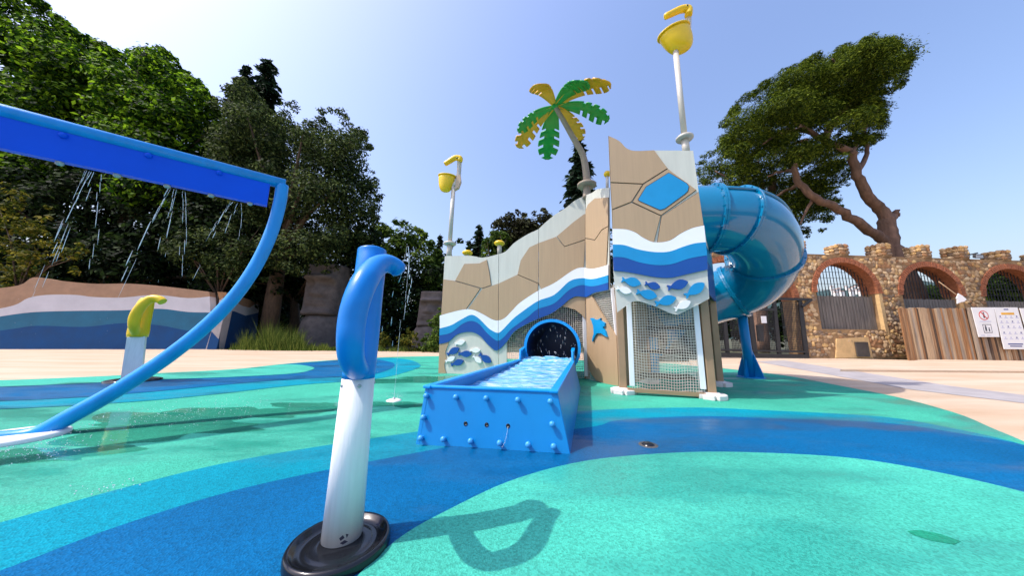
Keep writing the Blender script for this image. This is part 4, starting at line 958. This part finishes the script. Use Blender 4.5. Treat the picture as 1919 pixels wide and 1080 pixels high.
# ------------------------------------------------------------------ painted mural wall at left
MW = Plane(G(30, 655), G(395, 655))
mural = thing('mural_wall', 'low curved wall painted with white, teal and blue waves at left', 'wall', MW.at(210, 655))
M_mtan = mat('mural_tan', lin(170, 136, 108), .9, .14, 3, .5, 15); M_mwh = mat('mural_white', lin(206, 204, 208), .85, .08, 2, .3, 15)
M_mteal = mat('mural_teal', lin(40, 106, 136), .8, .14, 2, .3, 15); M_mblue = mat('mural_blue', lin(6, 72, 126), .8, .16, 2, .3, 15)
mtop = sm([(-120, 560), (-40, 545), (35, 535), (63, 520), (110, 526), (176, 532), (246, 532), (317, 538), (392, 547)], 4)
m0 = sm([(-120, 590), (-40, 585), (25, 573), (53, 559), (88, 553), (141, 553), (176, 557), (229, 558), (292, 553), (352, 559), (393, 556)], 4)
m1 = sm([(-120, 610), (-40, 600), (23, 590), (70, 585), (141, 583), (229, 582), (299, 579), (352, 585), (394, 586)], 4)
m2 = sm([(-120, 630), (-40, 625), (23, 617), (70, 611), (158, 613), (229, 606), (299, 610), (352, 620), (393, 621)], 4)
mb_ = [(395, 657), (-120, 657)]
def curve(p):                       # the wall bows gently away from the deck
    s_ = (p - MW.P).dot(MW.d) / (MW.Q - MW.P).length; return p - MW.n * .0
for nm, a, b, mm, f in (('wall_top', mtop, m0[::-1], M_mtan, .0), ('painted_wave', m0, m1[::-1], M_mwh, .004), ('painted_wave', m1, m2[::-1], M_mteal, .002), ('painted_wave', m2, mb_, M_mblue, .006)):
    MB().prism(MW.pts(a + b), MW.n, f, -.35).build(nm, mm, mural)
pil = MB().prism(MW.pts([(390, 656), (410, 656), (431, 560), (420, 560)]), MW.n, .15, -.3).build('pillar', mat('pillar_grey', lin(176, 170, 168), .9, .15, 3, .4, 15), mural)
MW2 = Plane(MW.at(410, 655) , G(487, 646.5) * .93)
wing = thing('mural_wall', 'shaded end piece of the painted wall right of the pale pillar', 'wall', MW2.at(450, 652))
for nm, pp, mm, f in (('wall_top', [(424, 548), (440, 552), (462, 560), (488, 568), (486, 572), (478, 570), (468, 577), (455, 574), (440, 566), (428, 563)], M_mtan, 0), ('painted_wave', [(428, 563), (440, 566), (455, 574), (468, 577), (478, 570), (486, 572), (484, 586), (478, 588), (460, 592), (440, 584), (424, 582)], M_mwh, .004), ('painted_wave', [(424, 582), (440, 584), (460, 592), (478, 588), (484, 586), (478, 650), (405, 655)], M_mblue, .006)):
    MB().prism(MW2.pts(pp), MW2.n, f, -.3).build(nm, mm, wing)

# ------------------------------------------------------------------ stone heads
M_head = mat('dark_stone', lin(92, 84, 80), .95, .35, 3, .9, 8)
def head(label, Y, cx0, cx1, ytop, ychin, bx0_, bx1_, ybase, turn):
    tl, tr_, cl, crr = AT(cx0[0], ytop, Y), AT(cx1[0], ytop, Y), AT(cx0[1], ychin, Y), AT(cx1[1], ychin, Y)
    t = thing('stone_head', label, 'statue', Vector(((cl.x + crr.x) / 2, Y, 0)))
    H = tl.z - cl.z; nz_, na = 28, 28; v = []; f = []; W0 = (tr_.x - tl.x) / 2; W1 = (crr.x - cl.x) / 2
    for jz in range(nz_ + 1):
        tt = jz / nz_; c = ((tl + tr_) / 2).lerp((cl + crr) / 2, tt); wd = W0 + (W1 - W0) * tt
        for k in range(na):
            a = 2 * math.pi * k / na; x = math.copysign(abs(math.cos(a)) ** .55, math.cos(a)) * wd; y = math.copysign(abs(math.sin(a)) ** .6, math.sin(a)) * wd * .85
            front = max(0, -math.sin(a)); xn = x / wd
            d = 0
            if front > .2:
                d += .16 * H * math.exp(-((tt - .27) / .05) ** 2) * (abs(xn) < .85)             # heavy brow
                d -= .07 * H * math.exp(-((tt - .40) / .08) ** 2) * (.25 < abs(xn) < .85)       # eye hollows
                d += .15 * H * math.exp(-(xn / .22) ** 2) * max(0, min(1, (tt - .28) / .3)) * (tt < .63)
                d += .06 * H * math.exp(-((tt - .72) / .02) ** 2) * (abs(xn) < .55) + .06 * H * math.exp(-((tt - .78) / .02) ** 2) * (abs(xn) < .5)
                d += .06 * H * math.exp(-((tt - .95) / .06) ** 2)
            p = c + Vector((x, y - d * front, 0)); v.append(p)
    f = [(jz * na + k, jz * na + (k + 1) % na, (jz + 1) * na + (k + 1) % na, (jz + 1) * na + k) for jz in range(nz_) for k in range(na)]
    hm = MB().add(v, f, True); hm.add(v[:na], [tuple(range(na))]); hm.add(v[-na:], [tuple(range(na))]); hm.build('face', M_head, t)
    bl, br = AT(bx0_, ybase, Y + .1), AT(bx1_, ybase, Y + .1); bcx = (bl.x + br.x) / 2; bw = (br.x - bl.x) / 2
    MB().lathe((bcx, Y + .15, 0), [(bw, -.1), (bw * 1.02, cl.z * .4), (bw * .93, cl.z * .8), (bw * .75, cl.z + .05), (.0, cl.z + .06)], 22, sy=1.0).build('shoulders', M_head, t)
head('tall carved stone head standing in tree shade left of the blue post', 15.5, (589, 574), (652, 634), 501, 592, 562, 640, 650, 0)
head('smaller carved dark stone head beside the left end of play structure', 15.0, (792, 783), (840, 828), 549, 612, 772, 838, 653, 0)

# ------------------------------------------------------------------ vegetation
def leafmesh(name, C, size, aspect, material, parent, upb=.3, N=None, droop=None):
    """one mesh of many small diamond leaves at the points C"""
    n = len(C); C = np.asarray(C, float)
    nr = rng.normal(size=(n, 3)); nr[:, 2] = np.abs(nr[:, 2]) + upb
    if N is not None: nr = nr * .75 + N * 1.0
    nr /= np.linalg.norm(nr, axis=1)[:, None] + 1e-9
    t = rng.normal(size=(n, 3)); t -= nr * (t * nr).sum(1)[:, None]; t /= np.linalg.norm(t, axis=1)[:, None] + 1e-9
    if droop is not None: 
        t = t * .6 + np.asarray(droop); t /= np.linalg.norm(t, axis=1)[:, None] + 1e-9
        nr = nr - t * (nr * t).sum(1)[:, None]; nr /= np.linalg.norm(nr, axis=1)[:, None] + 1e-9
    b = np.cross(nr, t); s = size * rng.uniform(.6, 1.35, n)[:, None]
    V = np.empty((n, 4, 3)); V[:, 0] = C - t * s; V[:, 1] = C + b * s * aspect + nr * s * .12; V[:, 2] = C + t * s; V[:, 3] = C - b * s * aspect + nr * s * .12
    V = V.reshape(-1, 3)
    o0 = np.array(ORG[parent.name]) if parent is not None else np.array([V[:, 0].mean(), V[:, 1].mean(), V[:, 2].min()])
    me = bpy.data.meshes.new(name); me.vertices.add(4 * n); me.vertices.foreach_set('co', (V - o0).ravel()); me.loops.add(4 * n); me.loops.foreach_set('vertex_index', np.arange(4 * n, dtype=np.int32))
    me.polygons.add(n); me.polygons.foreach_set('loop_start', np.arange(0, 4 * n, 4, dtype=np.int32)); me.polygons.foreach_set('loop_total', np.full(n, 4, np.int32)); me.materials.append(material); me.update(calc_edges=True)
    ob = bpy.data.objects.new(name, me); COL.objects.link(ob)
    if parent is not None: ob.parent = parent
    else: ob.location = o0
    ORG[ob.name] = tuple(o0); return ob
def inpoly(x, y, poly):
    r = False; n = len(poly); jx = n - 1
    for i in range(n):
        if (poly[i][1] > y) != (poly[jx][1] > y) and x < (poly[jx][0] - poly[i][0]) * (y - poly[i][1]) / (poly[jx][1] - poly[i][1]) + poly[i][0]: r = not r
        jx = i
    return r
def edge_dist(x, y, poly):
    best = 1e9
    for i in range(len(poly)):
        (ax, ay), (bx_, by_) = poly[i - 1], poly[i]; dx, dy = bx_ - ax, by_ - ay; L2 = dx * dx + dy * dy + 1e-9
        t = max(0, min(1, ((x - ax) * dx + (y - ay) * dy) / L2)); best = min(best, math.hypot(x - ax - t * dx, y - ay - t * dy))
    return best
def clumps(poly, Y, depth, n, r, tufts=.5, rmin=.28):
    """foliage clumps filling an outline: large inside, small towards the edge, with little sprays breaking the outline"""
    xs = [p[0] for p in poly]; ys = [p[1] for p in poly]; out = []
    while len(out) < n:
        x, y = random.uniform(min(xs), max(xs)), random.uniform(min(ys), max(ys))
        if not inpoly(x, y, poly): continue
        yy = Y + depth * random.uniform(-.5, .5); p = AT(x, y, yy)
        mpp = (yy + .16 * p.z) / FOC; d = edge_dist(x, y, poly) * mpp
        out.append((p, max(r * rmin, min(r * random.uniform(.7, 1.25), d * 1.05 + r * .08))))
    for _ in range(int(n * tufts)):
        k = random.randrange(len(poly)); t = random.random(); x = poly[k - 1][0] * (1 - t) + poly[k][0] * t; y = poly[k - 1][1] * (1 - t) + poly[k][1] * t
        yy = Y + depth * random.uniform(-.35, .35); p = AT(x + random.gauss(0, 2.5), y + random.gauss(0, 3), yy); out.append((p, r * random.uniform(.16, .36)))
    return out
def fill(cl, per, squash=.75, shell=.35):
    C, N = [], []
    for p, r in cl:
        k = max(14, int(per * (r ** 1.9))); d = rng.normal(size=(k, 3)); d[:, 2] += .25; d /= np.linalg.norm(d, axis=1)[:, None]
        rad = r * rng.uniform(shell, 1.0, k) ** .55 * (1 + .16 * rng.normal(size=k)); q = d * rad[:, None]; q[:, 2] *= squash
        C.append(np.array(p) + q); N.append(d)
    return np.concatenate(C), np.concatenate(N)
M_bark = mat('bark', lin(88, 70, 54), .95, .35, 4, .9, 12, stretch=(3, 3, .7)); M_pbark = mat('pine_bark', lin(116, 90, 74), .95, .4, 3, 1.0, 9, stretch=(2, 2, .7))
L_bright = leafmat('leaf_bright', lin(32, 62, 10), lin(134, 172, 36), .4); L_olive = leafmat('leaf_olive', lin(38, 54, 24), lin(104, 118, 64), .25, .5)
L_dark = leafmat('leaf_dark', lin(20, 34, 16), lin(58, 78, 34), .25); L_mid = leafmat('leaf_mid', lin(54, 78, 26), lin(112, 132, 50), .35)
L_pine = leafmat('needle_pine', lin(46, 64, 14), lin(124, 138, 42), .25); L_conif = leafmat('needle_dark', lin(26, 42, 30), lin(60, 84, 56), .15)
L_yellow = leafmat('leaf_yellow', lin(64, 76, 22), lin(136, 124, 44), .35); L_grass = leafmat('grass_blade', lin(60, 84, 24), lin(140, 150, 66), .3)
L_red = leafmat('leaf_red', lin(40, 40, 26), lin(80, 84, 48), .25)
def tree(name, label, polys, Y, depth, n, r, per, leaf, asp, material, base=None, tr=.3, group=None, cat='tree', squash=.75, upb=.3, limbs=7, bark=None):
    cl = []
    for pl, nn in polys: cl += clumps(pl, Y, depth, nn, r)
    c = sum((p for p, _ in cl), Vector()) / len(cl); b = Vector(base) if base else Vector((c.x, Y, 0))
    t = thing(name, label, cat, b, group)
    C, N = fill(cl, per, squash); leafmesh('crown', C, leaf, asp, material, t, upb, N)
    if tr:
        mt_ = MB(); hub = b.lerp(c, .55); hub.x = b.x * .4 + c.x * .6
        mt_.tube([b - Vector((0, 0, .1)), b.lerp(hub, .5) + Vector((random.uniform(-.3, .3), 0, 0)), hub], [tr * 1.2, tr, tr * .8], 10)
        for p, rr in random.sample(cl, min(limbs, len(cl))): mt_.tube([hub.lerp(b, .1), hub.lerp(p, .5) + Vector((0, 0, .3)), p], [tr * .5, tr * .3, tr * .08], 6)
        mt_.build('trunk', bark or M_bark, t)
    return t
def conifer(label, apex, base_y, Y, rad, material=L_conif, dens=1.0, lean=0.0, frac=1.0, group='conifers'):
    a = AT(apex[0], apex[1], Y); b = Vector((a.x + lean, Y, 0)); t = thing('conifer_tree', label, 'tree', b, group); H = a.z
    C, D = [], []; z = H * (1 - frac) + .3
    while z < H - .1:
        k = 1 - (z - H * (1 - frac)) / (H * frac); nb_ = int(6 + 7 * k)
        for i in range(nb_):
            an = random.uniform(0, 2 * math.pi); L = rad * (k ** .8 + .05) * random.uniform(.65, 1.15); o = b.lerp(a, z / H)
            m_ = max(4, int(16 * L * dens)); tt = rng.uniform(.1, 1, m_)
            P = np.array(o)[None, :] * [[1, 1, 0]] + np.stack([np.cos(an) * L * tt, np.sin(an) * L * tt, z + L * (.12 * tt - .42 * tt ** 2)], 1) + rng.normal(size=(m_, 3)) * [.07, .07, .09] * (.6 + L)
            C.append(P); D.append(np.tile([math.cos(an) * .8, math.sin(an) * .8, -.45], (m_, 1)))
        z += H * .016 + .08
    C = np.concatenate(C); D = np.concatenate(D)
    leafmesh('crown', C, .17 + rad * .035, .42, material, t, .5, None, D)
    MB().tube([b, a], [.04 * rad + .06, .02], 8).build('trunk', M_bark, t); return t
# added dark bank behind the left trees, closing gaps of sky
bank = []; bx = np.linspace(-75, 4, 24); by = (19.5, 24, 30, 40, 60)
hz_ = lambda x, k: (0, .35, .65, .9, 1)[k] * max(1.5, 9.5 * min(1, max(0, (-x - 6) / 34)) + 2) + random.uniform(-.3, .3) * (k > 0) - .1
bv = [(x, y, hz_(x, k)) for k, y in enumerate(by) for x in bx]; nbx = len(bx)
bf = [(k * nbx + i, k * nbx + i + 1, (k + 1) * nbx + i + 1, (k + 1) * nbx + i) for k in range(4) for i in range(nbx - 1)]
M_bank = mat('bank_shade', (.03, .035, .014), .95, .5, .8, .8, 4)  # near-black tone stands in for the shade under the trees
struct(MB().add(bv, bf, True).build('backdrop_bank', M_bank))
ug = rng.uniform(0, 1, (9000, 2)); ux = -70 + 74 * ug[:, 0]; uy = 19.5 + 22 * ug[:, 1] ** 1.3
uz = np.array([np.interp(y, by, [0, .35, .65, .9, 1]) * max(1.5, 9.5 * min(1, max(0, (-x - 6) / 34)) + 2) for x, y in zip(ux, uy)]) + rng.uniform(-.1, 1.4, 9000)
tag(leafmesh('undergrowth', np.stack([ux, uy, uz], 1), .30, .5, L_dark, None), 'dark leafy undergrowth on the added dark bank behind the trees', 'undergrowth', None, 'stuff')

# left trees
tree('broadleaf_tree', 'tallest bright green broadleaf tree in the top left corner',
     [([(-190, -160), (20, -60), (60, -5), (75, 5), (112, 38), (128, 62), (180, 85), (192, 95), (205, 150), (215, 240), (190, 330), (60, 400), (-190, 420)], 150)], 17.5, 5, 0, 1.4, 330, .14, .55, L_bright, tr=.4)
tree('broadleaf_tree', 'rounded bright green broadleaf tree above the blue spray beam',
     [([(188, 112), (212, 96), (240, 108), (262, 104), (292, 90), (305, 92), (330, 116), (352, 142), (378, 165), (398, 188), (402, 215), (412, 260), (395, 330), (300, 400), (190, 390), (165, 300), (168, 180)], 110)], 16, 4, 0, 1.1, 430, .12, .55, L_bright, tr=.35)
tree('broadleaf_tree', 'dark shaded tree mass under the blue spray beam', [([(-140, 290), (180, 300), (330, 330), (450, 380), (520, 460), (520, 560), (400, 560), (180, 545), (-140, 540)], 230)], 15.5, 3, 0, 1.0, 330, .13, .5, L_dark, tr=.3)
tree('holm_oak_tree', 'large grey green evergreen oak with ragged top, centre left',
     [([(392, 240), (405, 185), (432, 165), (455, 150), (474, 172), (495, 205), (515, 222), (548, 190), (565, 215), (580, 240), (612, 212), (640, 208), (660, 235), (682, 248), (690, 275), (694, 320), (712, 380), (700, 425), (690, 470), (640, 500), (560, 520), (470, 490), (420, 420), (388, 320)], 190)], 15, 4, 0, .78, 760, .085, .45, L_olive, tr=.35, limbs=12)
tree('holm_oak_tree', 'dark lower evergreen foliage overhanging the tall stone head', [([(430, 430), (520, 440), (640, 440), (705, 420), (716, 470), (712, 540), (640, 512), (580, 530), (560, 580), (500, 600), (450, 560)], 95)], 17, 2.5, 0, .9, 250, .14, .5, L_dark, tr=.25)
tree('leafy_shrub', 'pale grey green shrub above the mural behind the curved blue leg', [([(298, 455), (330, 438), (372, 425), (420, 418), (470, 415), (520, 425), (540, 470), (520, 520), (440, 545), (360, 520), (320, 490)], 46)], 13.6, 1.2, 0, .5, 800, .08, .42, L_olive, tr=.08, cat='shrub')
tree('leafy_shrub', 'yellow green shrub climbing at the far left behind the mural', [([(-60, 330), (30, 345), (70, 370), (95, 400), (85, 450), (150, 455), (158, 470), (120, 500), (165, 512), (172, 535), (110, 528), (60, 525), (20, 540), (-60, 545)], 30)], 12.3, 1.6, 0, .40, 560, .085, .5, L_yellow, tr=.08, cat='shrub')
conifer('dark forked spruce tip rising behind the evergreen oak', (505, 112), 600, 21, 4.6, dens=1.4, group='conifers')
conifer('thin dark spruce leaning beside the forked spruce tip', (466, 120), 600, 22, 3.2, dens=1.4, group='conifers')
# middle background
tree('broadleaf_tree', 'sunlit yellow green rounded tree behind the thin water jet', [([(690, 470), (702, 430), (728, 418), (752, 420), (772, 428), (795, 440), (815, 460), (830, 480), (832, 640), (690, 640)], 90)], 20, 3, 0, .85, 330, .15, .5, L_mid, tr=.2)
tree('leafy_shrub', 'dark ivy thicket between the two stone heads', [([(690, 500), (830, 500), (832, 648), (690, 648)], 60)], 18.2, 1.5, 0, .8, 260, .14, .5, L_dark, tr=0, cat='shrub')
conifer('slim dark cypress beside the smaller bird bucket pole', (825, 438), 640, 21, .9, group='conifers')
conifer('small pointed spruce between the two mushroom sprays', (898, 421), 640, 26, 2.0, group='conifers')
conifer('tall narrow spruce behind the palm ornament', (1086, 256), 640, 22, 3.1, dens=1.5, group='conifers')
tree('broadleaf_tree', 'dark reddish tree behind the rising grey screen', [([(922, 425), (935, 405), (962, 394), (985, 402), (1012, 393), (1035, 402), (1040, 440), (1010, 470), (960, 480), (925, 470)], 40)], 24, 3, 0, .8, 330, .17, .5, L_red, tr=.25)
tree('broadleaf_tree', 'low light green tree between the mushroom stem and dark tree', [([(905, 462), (915, 440), (935, 432), (955, 445), (960, 480), (940, 500), (900, 500)], 22)], 22, 2, 0, .7, 330, .15, .5, L_mid, tr=.15)
tree('broadleaf_tree', 'low bluish trees behind the left screen of the structure', [([(840, 470), (860, 452), (885, 460), (930, 465), (960, 470), (1000, 450), (1100, 440), (1150, 470), (1150, 640), (840, 640)], 80)], 27, 3, 0, 1.2, 130, .22, .5, L_dark, tr=.2)
# shrubs and grass at the foot of the stone heads
tree('leafy_shrub', 'fresh green shrub with pale leaves touching the left screen', [([(787, 660), (792, 640), (806, 628), (808, 600), (820, 584), (832, 590), (835, 660)], 40)], 12.6, .8, 0, .26, 900, .075, .45, L_mid, tr=0, cat='shrub', group='shrubs by the heads')
tree('leafy_shrub', 'yellow brown shrub between the water jet and smaller head', [([(742, 660), (748, 635), (762, 618), (778, 625), (786, 645), (788, 660)], 24)], 13, .6, 0, .25, 700, .07, .35, L_yellow, tr=0, cat='shrub', group='shrubs by the heads')
tree('leafy_shrub', 'small dry shrub right beside the blue spray post', [([(704, 660), (706, 630), (718, 616), (730, 632), (734, 660)], 16)], 13.4, .5, 0, .24, 700, .07, .35, L_yellow, tr=0, cat='shrub', group='shrubs by the heads')
def grass(label, px0, px1, ytop, ybase, Y, n, material=L_grass):
    C, D = [], []
    mbv = np.empty((n, 3)); V = np.empty((n, 3, 3))
    for i in range(n):
        x = random.triangular(px0, px1, (px0 + px1) / 2); Yb = Y + random.uniform(-.6, .8); c = AT(x, ybase, Yb); c.z = -.02
        hgt = (AT(x, ytop, Yb).z) * random.uniform(.35, 1.05) * max(.25, 1 - ((x - (px0 + px1) / 2) / (px1 - px0) * 1.75) ** 2) * (.62 + .38 * math.sin(x * .21) * math.sin(x * .083 + 1.3)); ln = Vector((random.gauss(0, .28), random.gauss(0, .2), 0)) * hgt
        w_ = .011; V[i, 0] = c + Vector((-w_, 0, 0)); V[i, 1] = c + Vector((w_, 0, 0)); V[i, 2] = c + ln + Vector((0, 0, hgt))
    me = bpy.data.meshes.new('tall_grass'); V = V.reshape(-1, 3); o0 = np.array([V[:, 0].mean(), V[:, 1].mean(), 0])
    me.from_pydata((V - o0).tolist(), [], [(3 * i, 3 * i + 1, 3 * i + 2) for i in range(n)]); me.materials.append(material)
    ob = bpy.data.objects.new('tall_grass', me); COL.objects.link(ob); ob.location = o0; tag(ob, label, 'grass', None, 'stuff')
grass('tall yellow green grass clump in front of the tall stone head', 425, 600, 590, 655, 12.9, 3600)
grass('low grass strip along the back edge of the deck', 400, 850, 640, 657, 13.1, 6000)

# ------------------------------------------------------------------ umbrella pine behind the wall
YP = 13.2
pine = thing('umbrella_pine_tree', 'big leaning umbrella pine with bare twisting limbs behind the stone wall', 'tree', Vector((AT(1722, 610, YP).x, YP, 0)))
trunk = [Vector((AT(1722, 610, YP).x + .3, YP, -.05)), AT(1712, 560, YP), AT(1690, 505, YP), AT(1671, 470, YP), AT(1664, 432, YP), AT(1662, 408, YP)]
tk = MB()
def limb(pp, r0_, r1_, seg_=12, wob=.02):
    P = sm([tuple(p) for p in pp], 5); n = len(P); tk.tube([Vector(p) + Vector((random.gauss(0, wob), random.gauss(0, wob), random.gauss(0, wob))) * (0 < i < n - 1) for i, p in enumerate(P)], [r0_ + (r1_ - r0_) * i / (n - 1) for i in range(n)], seg_)
limb(trunk, .46, .27, 14, .03)
limb([AT(1664, 420, YP), AT(1650, 392, YP), AT(1626, 366, YP - .2), AT(1606, 329, YP - .3), AT(1595, 288, YP - .4), AT(1565, 272, YP - .6), AT(1533, 256, YP - .8), AT(1500, 235, YP - .9)], .25, .09)
limb([AT(1660, 455, YP), AT(1645, 442, YP - .1), AT(1606, 416, YP - .4), AT(1565, 389, YP - .6), AT(1525, 370, YP - .8), AT(1500, 345, YP - .8), AT(1488, 317, YP - .8), AT(1499, 288, YP - .8), AT(1512, 262, YP - .8)], .22, .08)
limb([AT(1545, 262, YP - .7), AT(1565, 223, YP - .6), AT(1598, 186, YP - .5), AT(1606, 150, YP - .4)], .17, .06)
limb([AT(1606, 322, YP - .3), AT(1622, 298, YP - .1), AT(1626, 270, YP), AT(1618, 240, YP)], .12, .05)
limb([AT(1664, 412, YP), AT(1676, 404, YP), AT(1683, 397, YP - .1)], .2, .12)
for (a, b) in (((1540, 258), (1470, 240)), ((1500, 236), (1440, 215)), ((1500, 240), (1430, 270)), ((1512, 262), (1450, 290)), ((1585, 200), (1640, 130)), ((1600, 170), (1560, 110)), ((1565, 223), (1520, 150)), ((1595, 290), (1650, 200)), ((1490, 320), (1440, 330)), ((1500, 345), (1440, 380)), ((1525, 370), (1500, 420))):
    limb([AT(*a, YP - .6), AT((a[0] + b[0]) / 2, (a[1] + b[1]) / 2 - 4, YP - .5 + random.uniform(-.6, .6)), AT(*b, YP - .5 + random.uniform(-1, 1))], .09, .03, 6, .02)
tk.build('trunk', M_pbark, pine)
cr1 = [(1352, 262), (1366, 222), (1392, 190), (1430, 158), (1480, 128), (1530, 110), (1570, 94), (1620, 74), (1660, 78), (1690, 95), (1704, 110), (1694, 140), (1684, 165), (1655, 172), (1635, 180), (1652, 205), (1655, 235), (1640, 262), (1615, 262), (1596, 240), (1560, 240), (1520, 232), (1490, 255), (1450, 285), (1400, 300), (1365, 292)]
cl = clumps(cr1, YP - .3, 4.4, 105, .80, .9) + clumps([(1590, 190), (1640, 180), (1656, 215), (1650, 255), (1622, 285), (1600, 300), (1575, 285), (1570, 240)], YP + .6, 1.5, 16, .5) + clumps([(1365, 262), (1400, 240), (1500, 240), (1590, 262), (1600, 300), (1540, 310), (1440, 318), (1375, 300)], YP - .2, 4.0, 26, .5)
C, N = fill(cl, 3000, .62, .6); leafmesh('crown', C, .066, .26, L_pine, pine, .9, N)
pine2 = thing('umbrella_pine_tree', 'darker second pine crown hanging low behind the tube slide', 'tree', Vector((AT(1420, 600, 15.5).x, 15.5, 0)))
cr2 = [(1304, 325), (1318, 298), (1345, 278), (1385, 290), (1430, 290), (1480, 275), (1520, 285), (1570, 300), (1592, 318), (1585, 345), (1560, 360), (1576, 395), (1540, 428), (1505, 445), (1490, 425), (1450, 410), (1400, 390), (1330, 360)]
cl = clumps(cr2, 15.2, 3.4, 115, .62, .9)
C, N = fill(cl, 1500, .55, .5); leafmesh('crown', C, .072, .3, L_pine, pine2, .9, N)
tk = MB(); limb([pine2.location, AT(1425, 500, 15.5), AT(1440, 400, 15.4), AT(1450, 330, 15.3)], .35, .15)
for b in ((1340, 320), (1390, 330), (1520, 320), (1560, 380), (1500, 420), (1420, 300)): limb([AT(1440, 400, 15.4), AT((1440 + b[0]) / 2, (390 + b[1]) / 2, 15.2), AT(*b, 15.2)], .10, .03, 6, .03)
tk.build('trunk', M_pbark, pine2)
# green hedges and trees seen through the arches
tree('broadleaf_tree', 'bright hedge tree filling the arch behind the notice boards', [([(1825, 500), (1960, 500), (1990, 600), (1825, 600)], 46)], 14, 1.5, 0, .6, 420, .12, .5, L_mid, tr=.1)
tree('broadleaf_tree', 'low green bush seen through the arch above wooden fence', [([(1712, 545), (1740, 532), (1775, 534), (1815, 545), (1830, 600), (1712, 600)], 30)], 17, 1.5, 0, .6, 380, .13, .5, L_mid, tr=0, cat='bush')
tree('broadleaf_tree', 'dark green thicket behind the black metal gate', [([(1280, 590), (1330, 575), (1400, 570), (1440, 545), (1500, 540), (1530, 600), (1530, 645), (1280, 640)], 46)], 19, 2, 0, .8, 280, .15, .5, L_dark, tr=0, cat='bush')
# far wooded hills with white houses
hp = [(1150, 600), (1300, 575), (1420, 556), (1500, 548), (1545, 544), (1580, 540), (1610, 532), (1650, 526), (1700, 522), (1750, 530), (1800, 540), (1900, 548), (2050, 560), (2300, 580)]
hp = sm(hp, 6); hv = []
for x, y in hp: hv.append(AT(x, y + random.uniform(-.8, .8), 420))
hn = len(hp); rows = []
for k in range(6):
    t = k / 5; rows.append([Vector((p.x * (.62 + .38 * t), 260 + 160 * t, (p.z + .5) * t ** .8 - .5)) + Vector((0, 0, random.uniform(-.7, .7) * (0 < k < 5))) for p in hv])
for p_ in [1]: rows.append([Vector((p.x * 1.2, 520, 0)) for p in hv])
vv = sum(rows, []); ff = [(k * hn + i, k * hn + i + 1, (k + 1) * hn + i + 1, (k + 1) * hn + i) for k in range(len(rows) - 1) for i in range(hn - 1)]
M_hill = mat('hazed_forest', lin(42, 66, 62), .95, .35, .12, .6, .5)  # forest tone shifted to teal in place of distance haze
struct(MB().add(vv, ff, True).build('far_hill', M_hill))
M_hw = mat('house_white', (.72, .70, .66), .7, .06, .3); M_roof = mat('house_roof', lin(176, 120, 92), .8, .15, .4)
spots = [(1559, 540), (1563, 547), (1569, 545), (1573, 543), (1586, 540), (1593, 545), (1598, 542), (1603, 539), (1607, 546), (1611, 541), (1617, 543), (1566, 551), (1597, 549), (1621, 538), (1577, 549), (1613, 549)]
for i, (x, y) in enumerate(spots):
    Yh = 330 + (550 - y) * 7; p = AT(x, y, Yh); wv_ = random.uniform(2.6, 4.4); hh = random.uniform(1.4, 2.2)
    t = thing('white_house', 'tiny white house on the far wooded hill seen through the first arch', 'house', p, 'houses on the far hill')
    MB().box(p + Vector((0, 0, hh / 2 - 2)), wv_, 3, hh + 4).build('wall', M_hw, t)
    MB().add([p + Vector(q) for q in ((-wv_ * .56, -1.7, hh), (wv_ * .56, -1.7, hh), (wv_ * .56, 1.7, hh), (-wv_ * .56, 1.7, hh), (-wv_ * .3, 0, hh + .7), (wv_ * .3, 0, hh + .7))], [(0, 1, 5, 4), (2, 3, 4, 5), (1, 2, 5), (3, 0, 4), (3, 2, 1, 0)]).build('roof', M_roof, t)
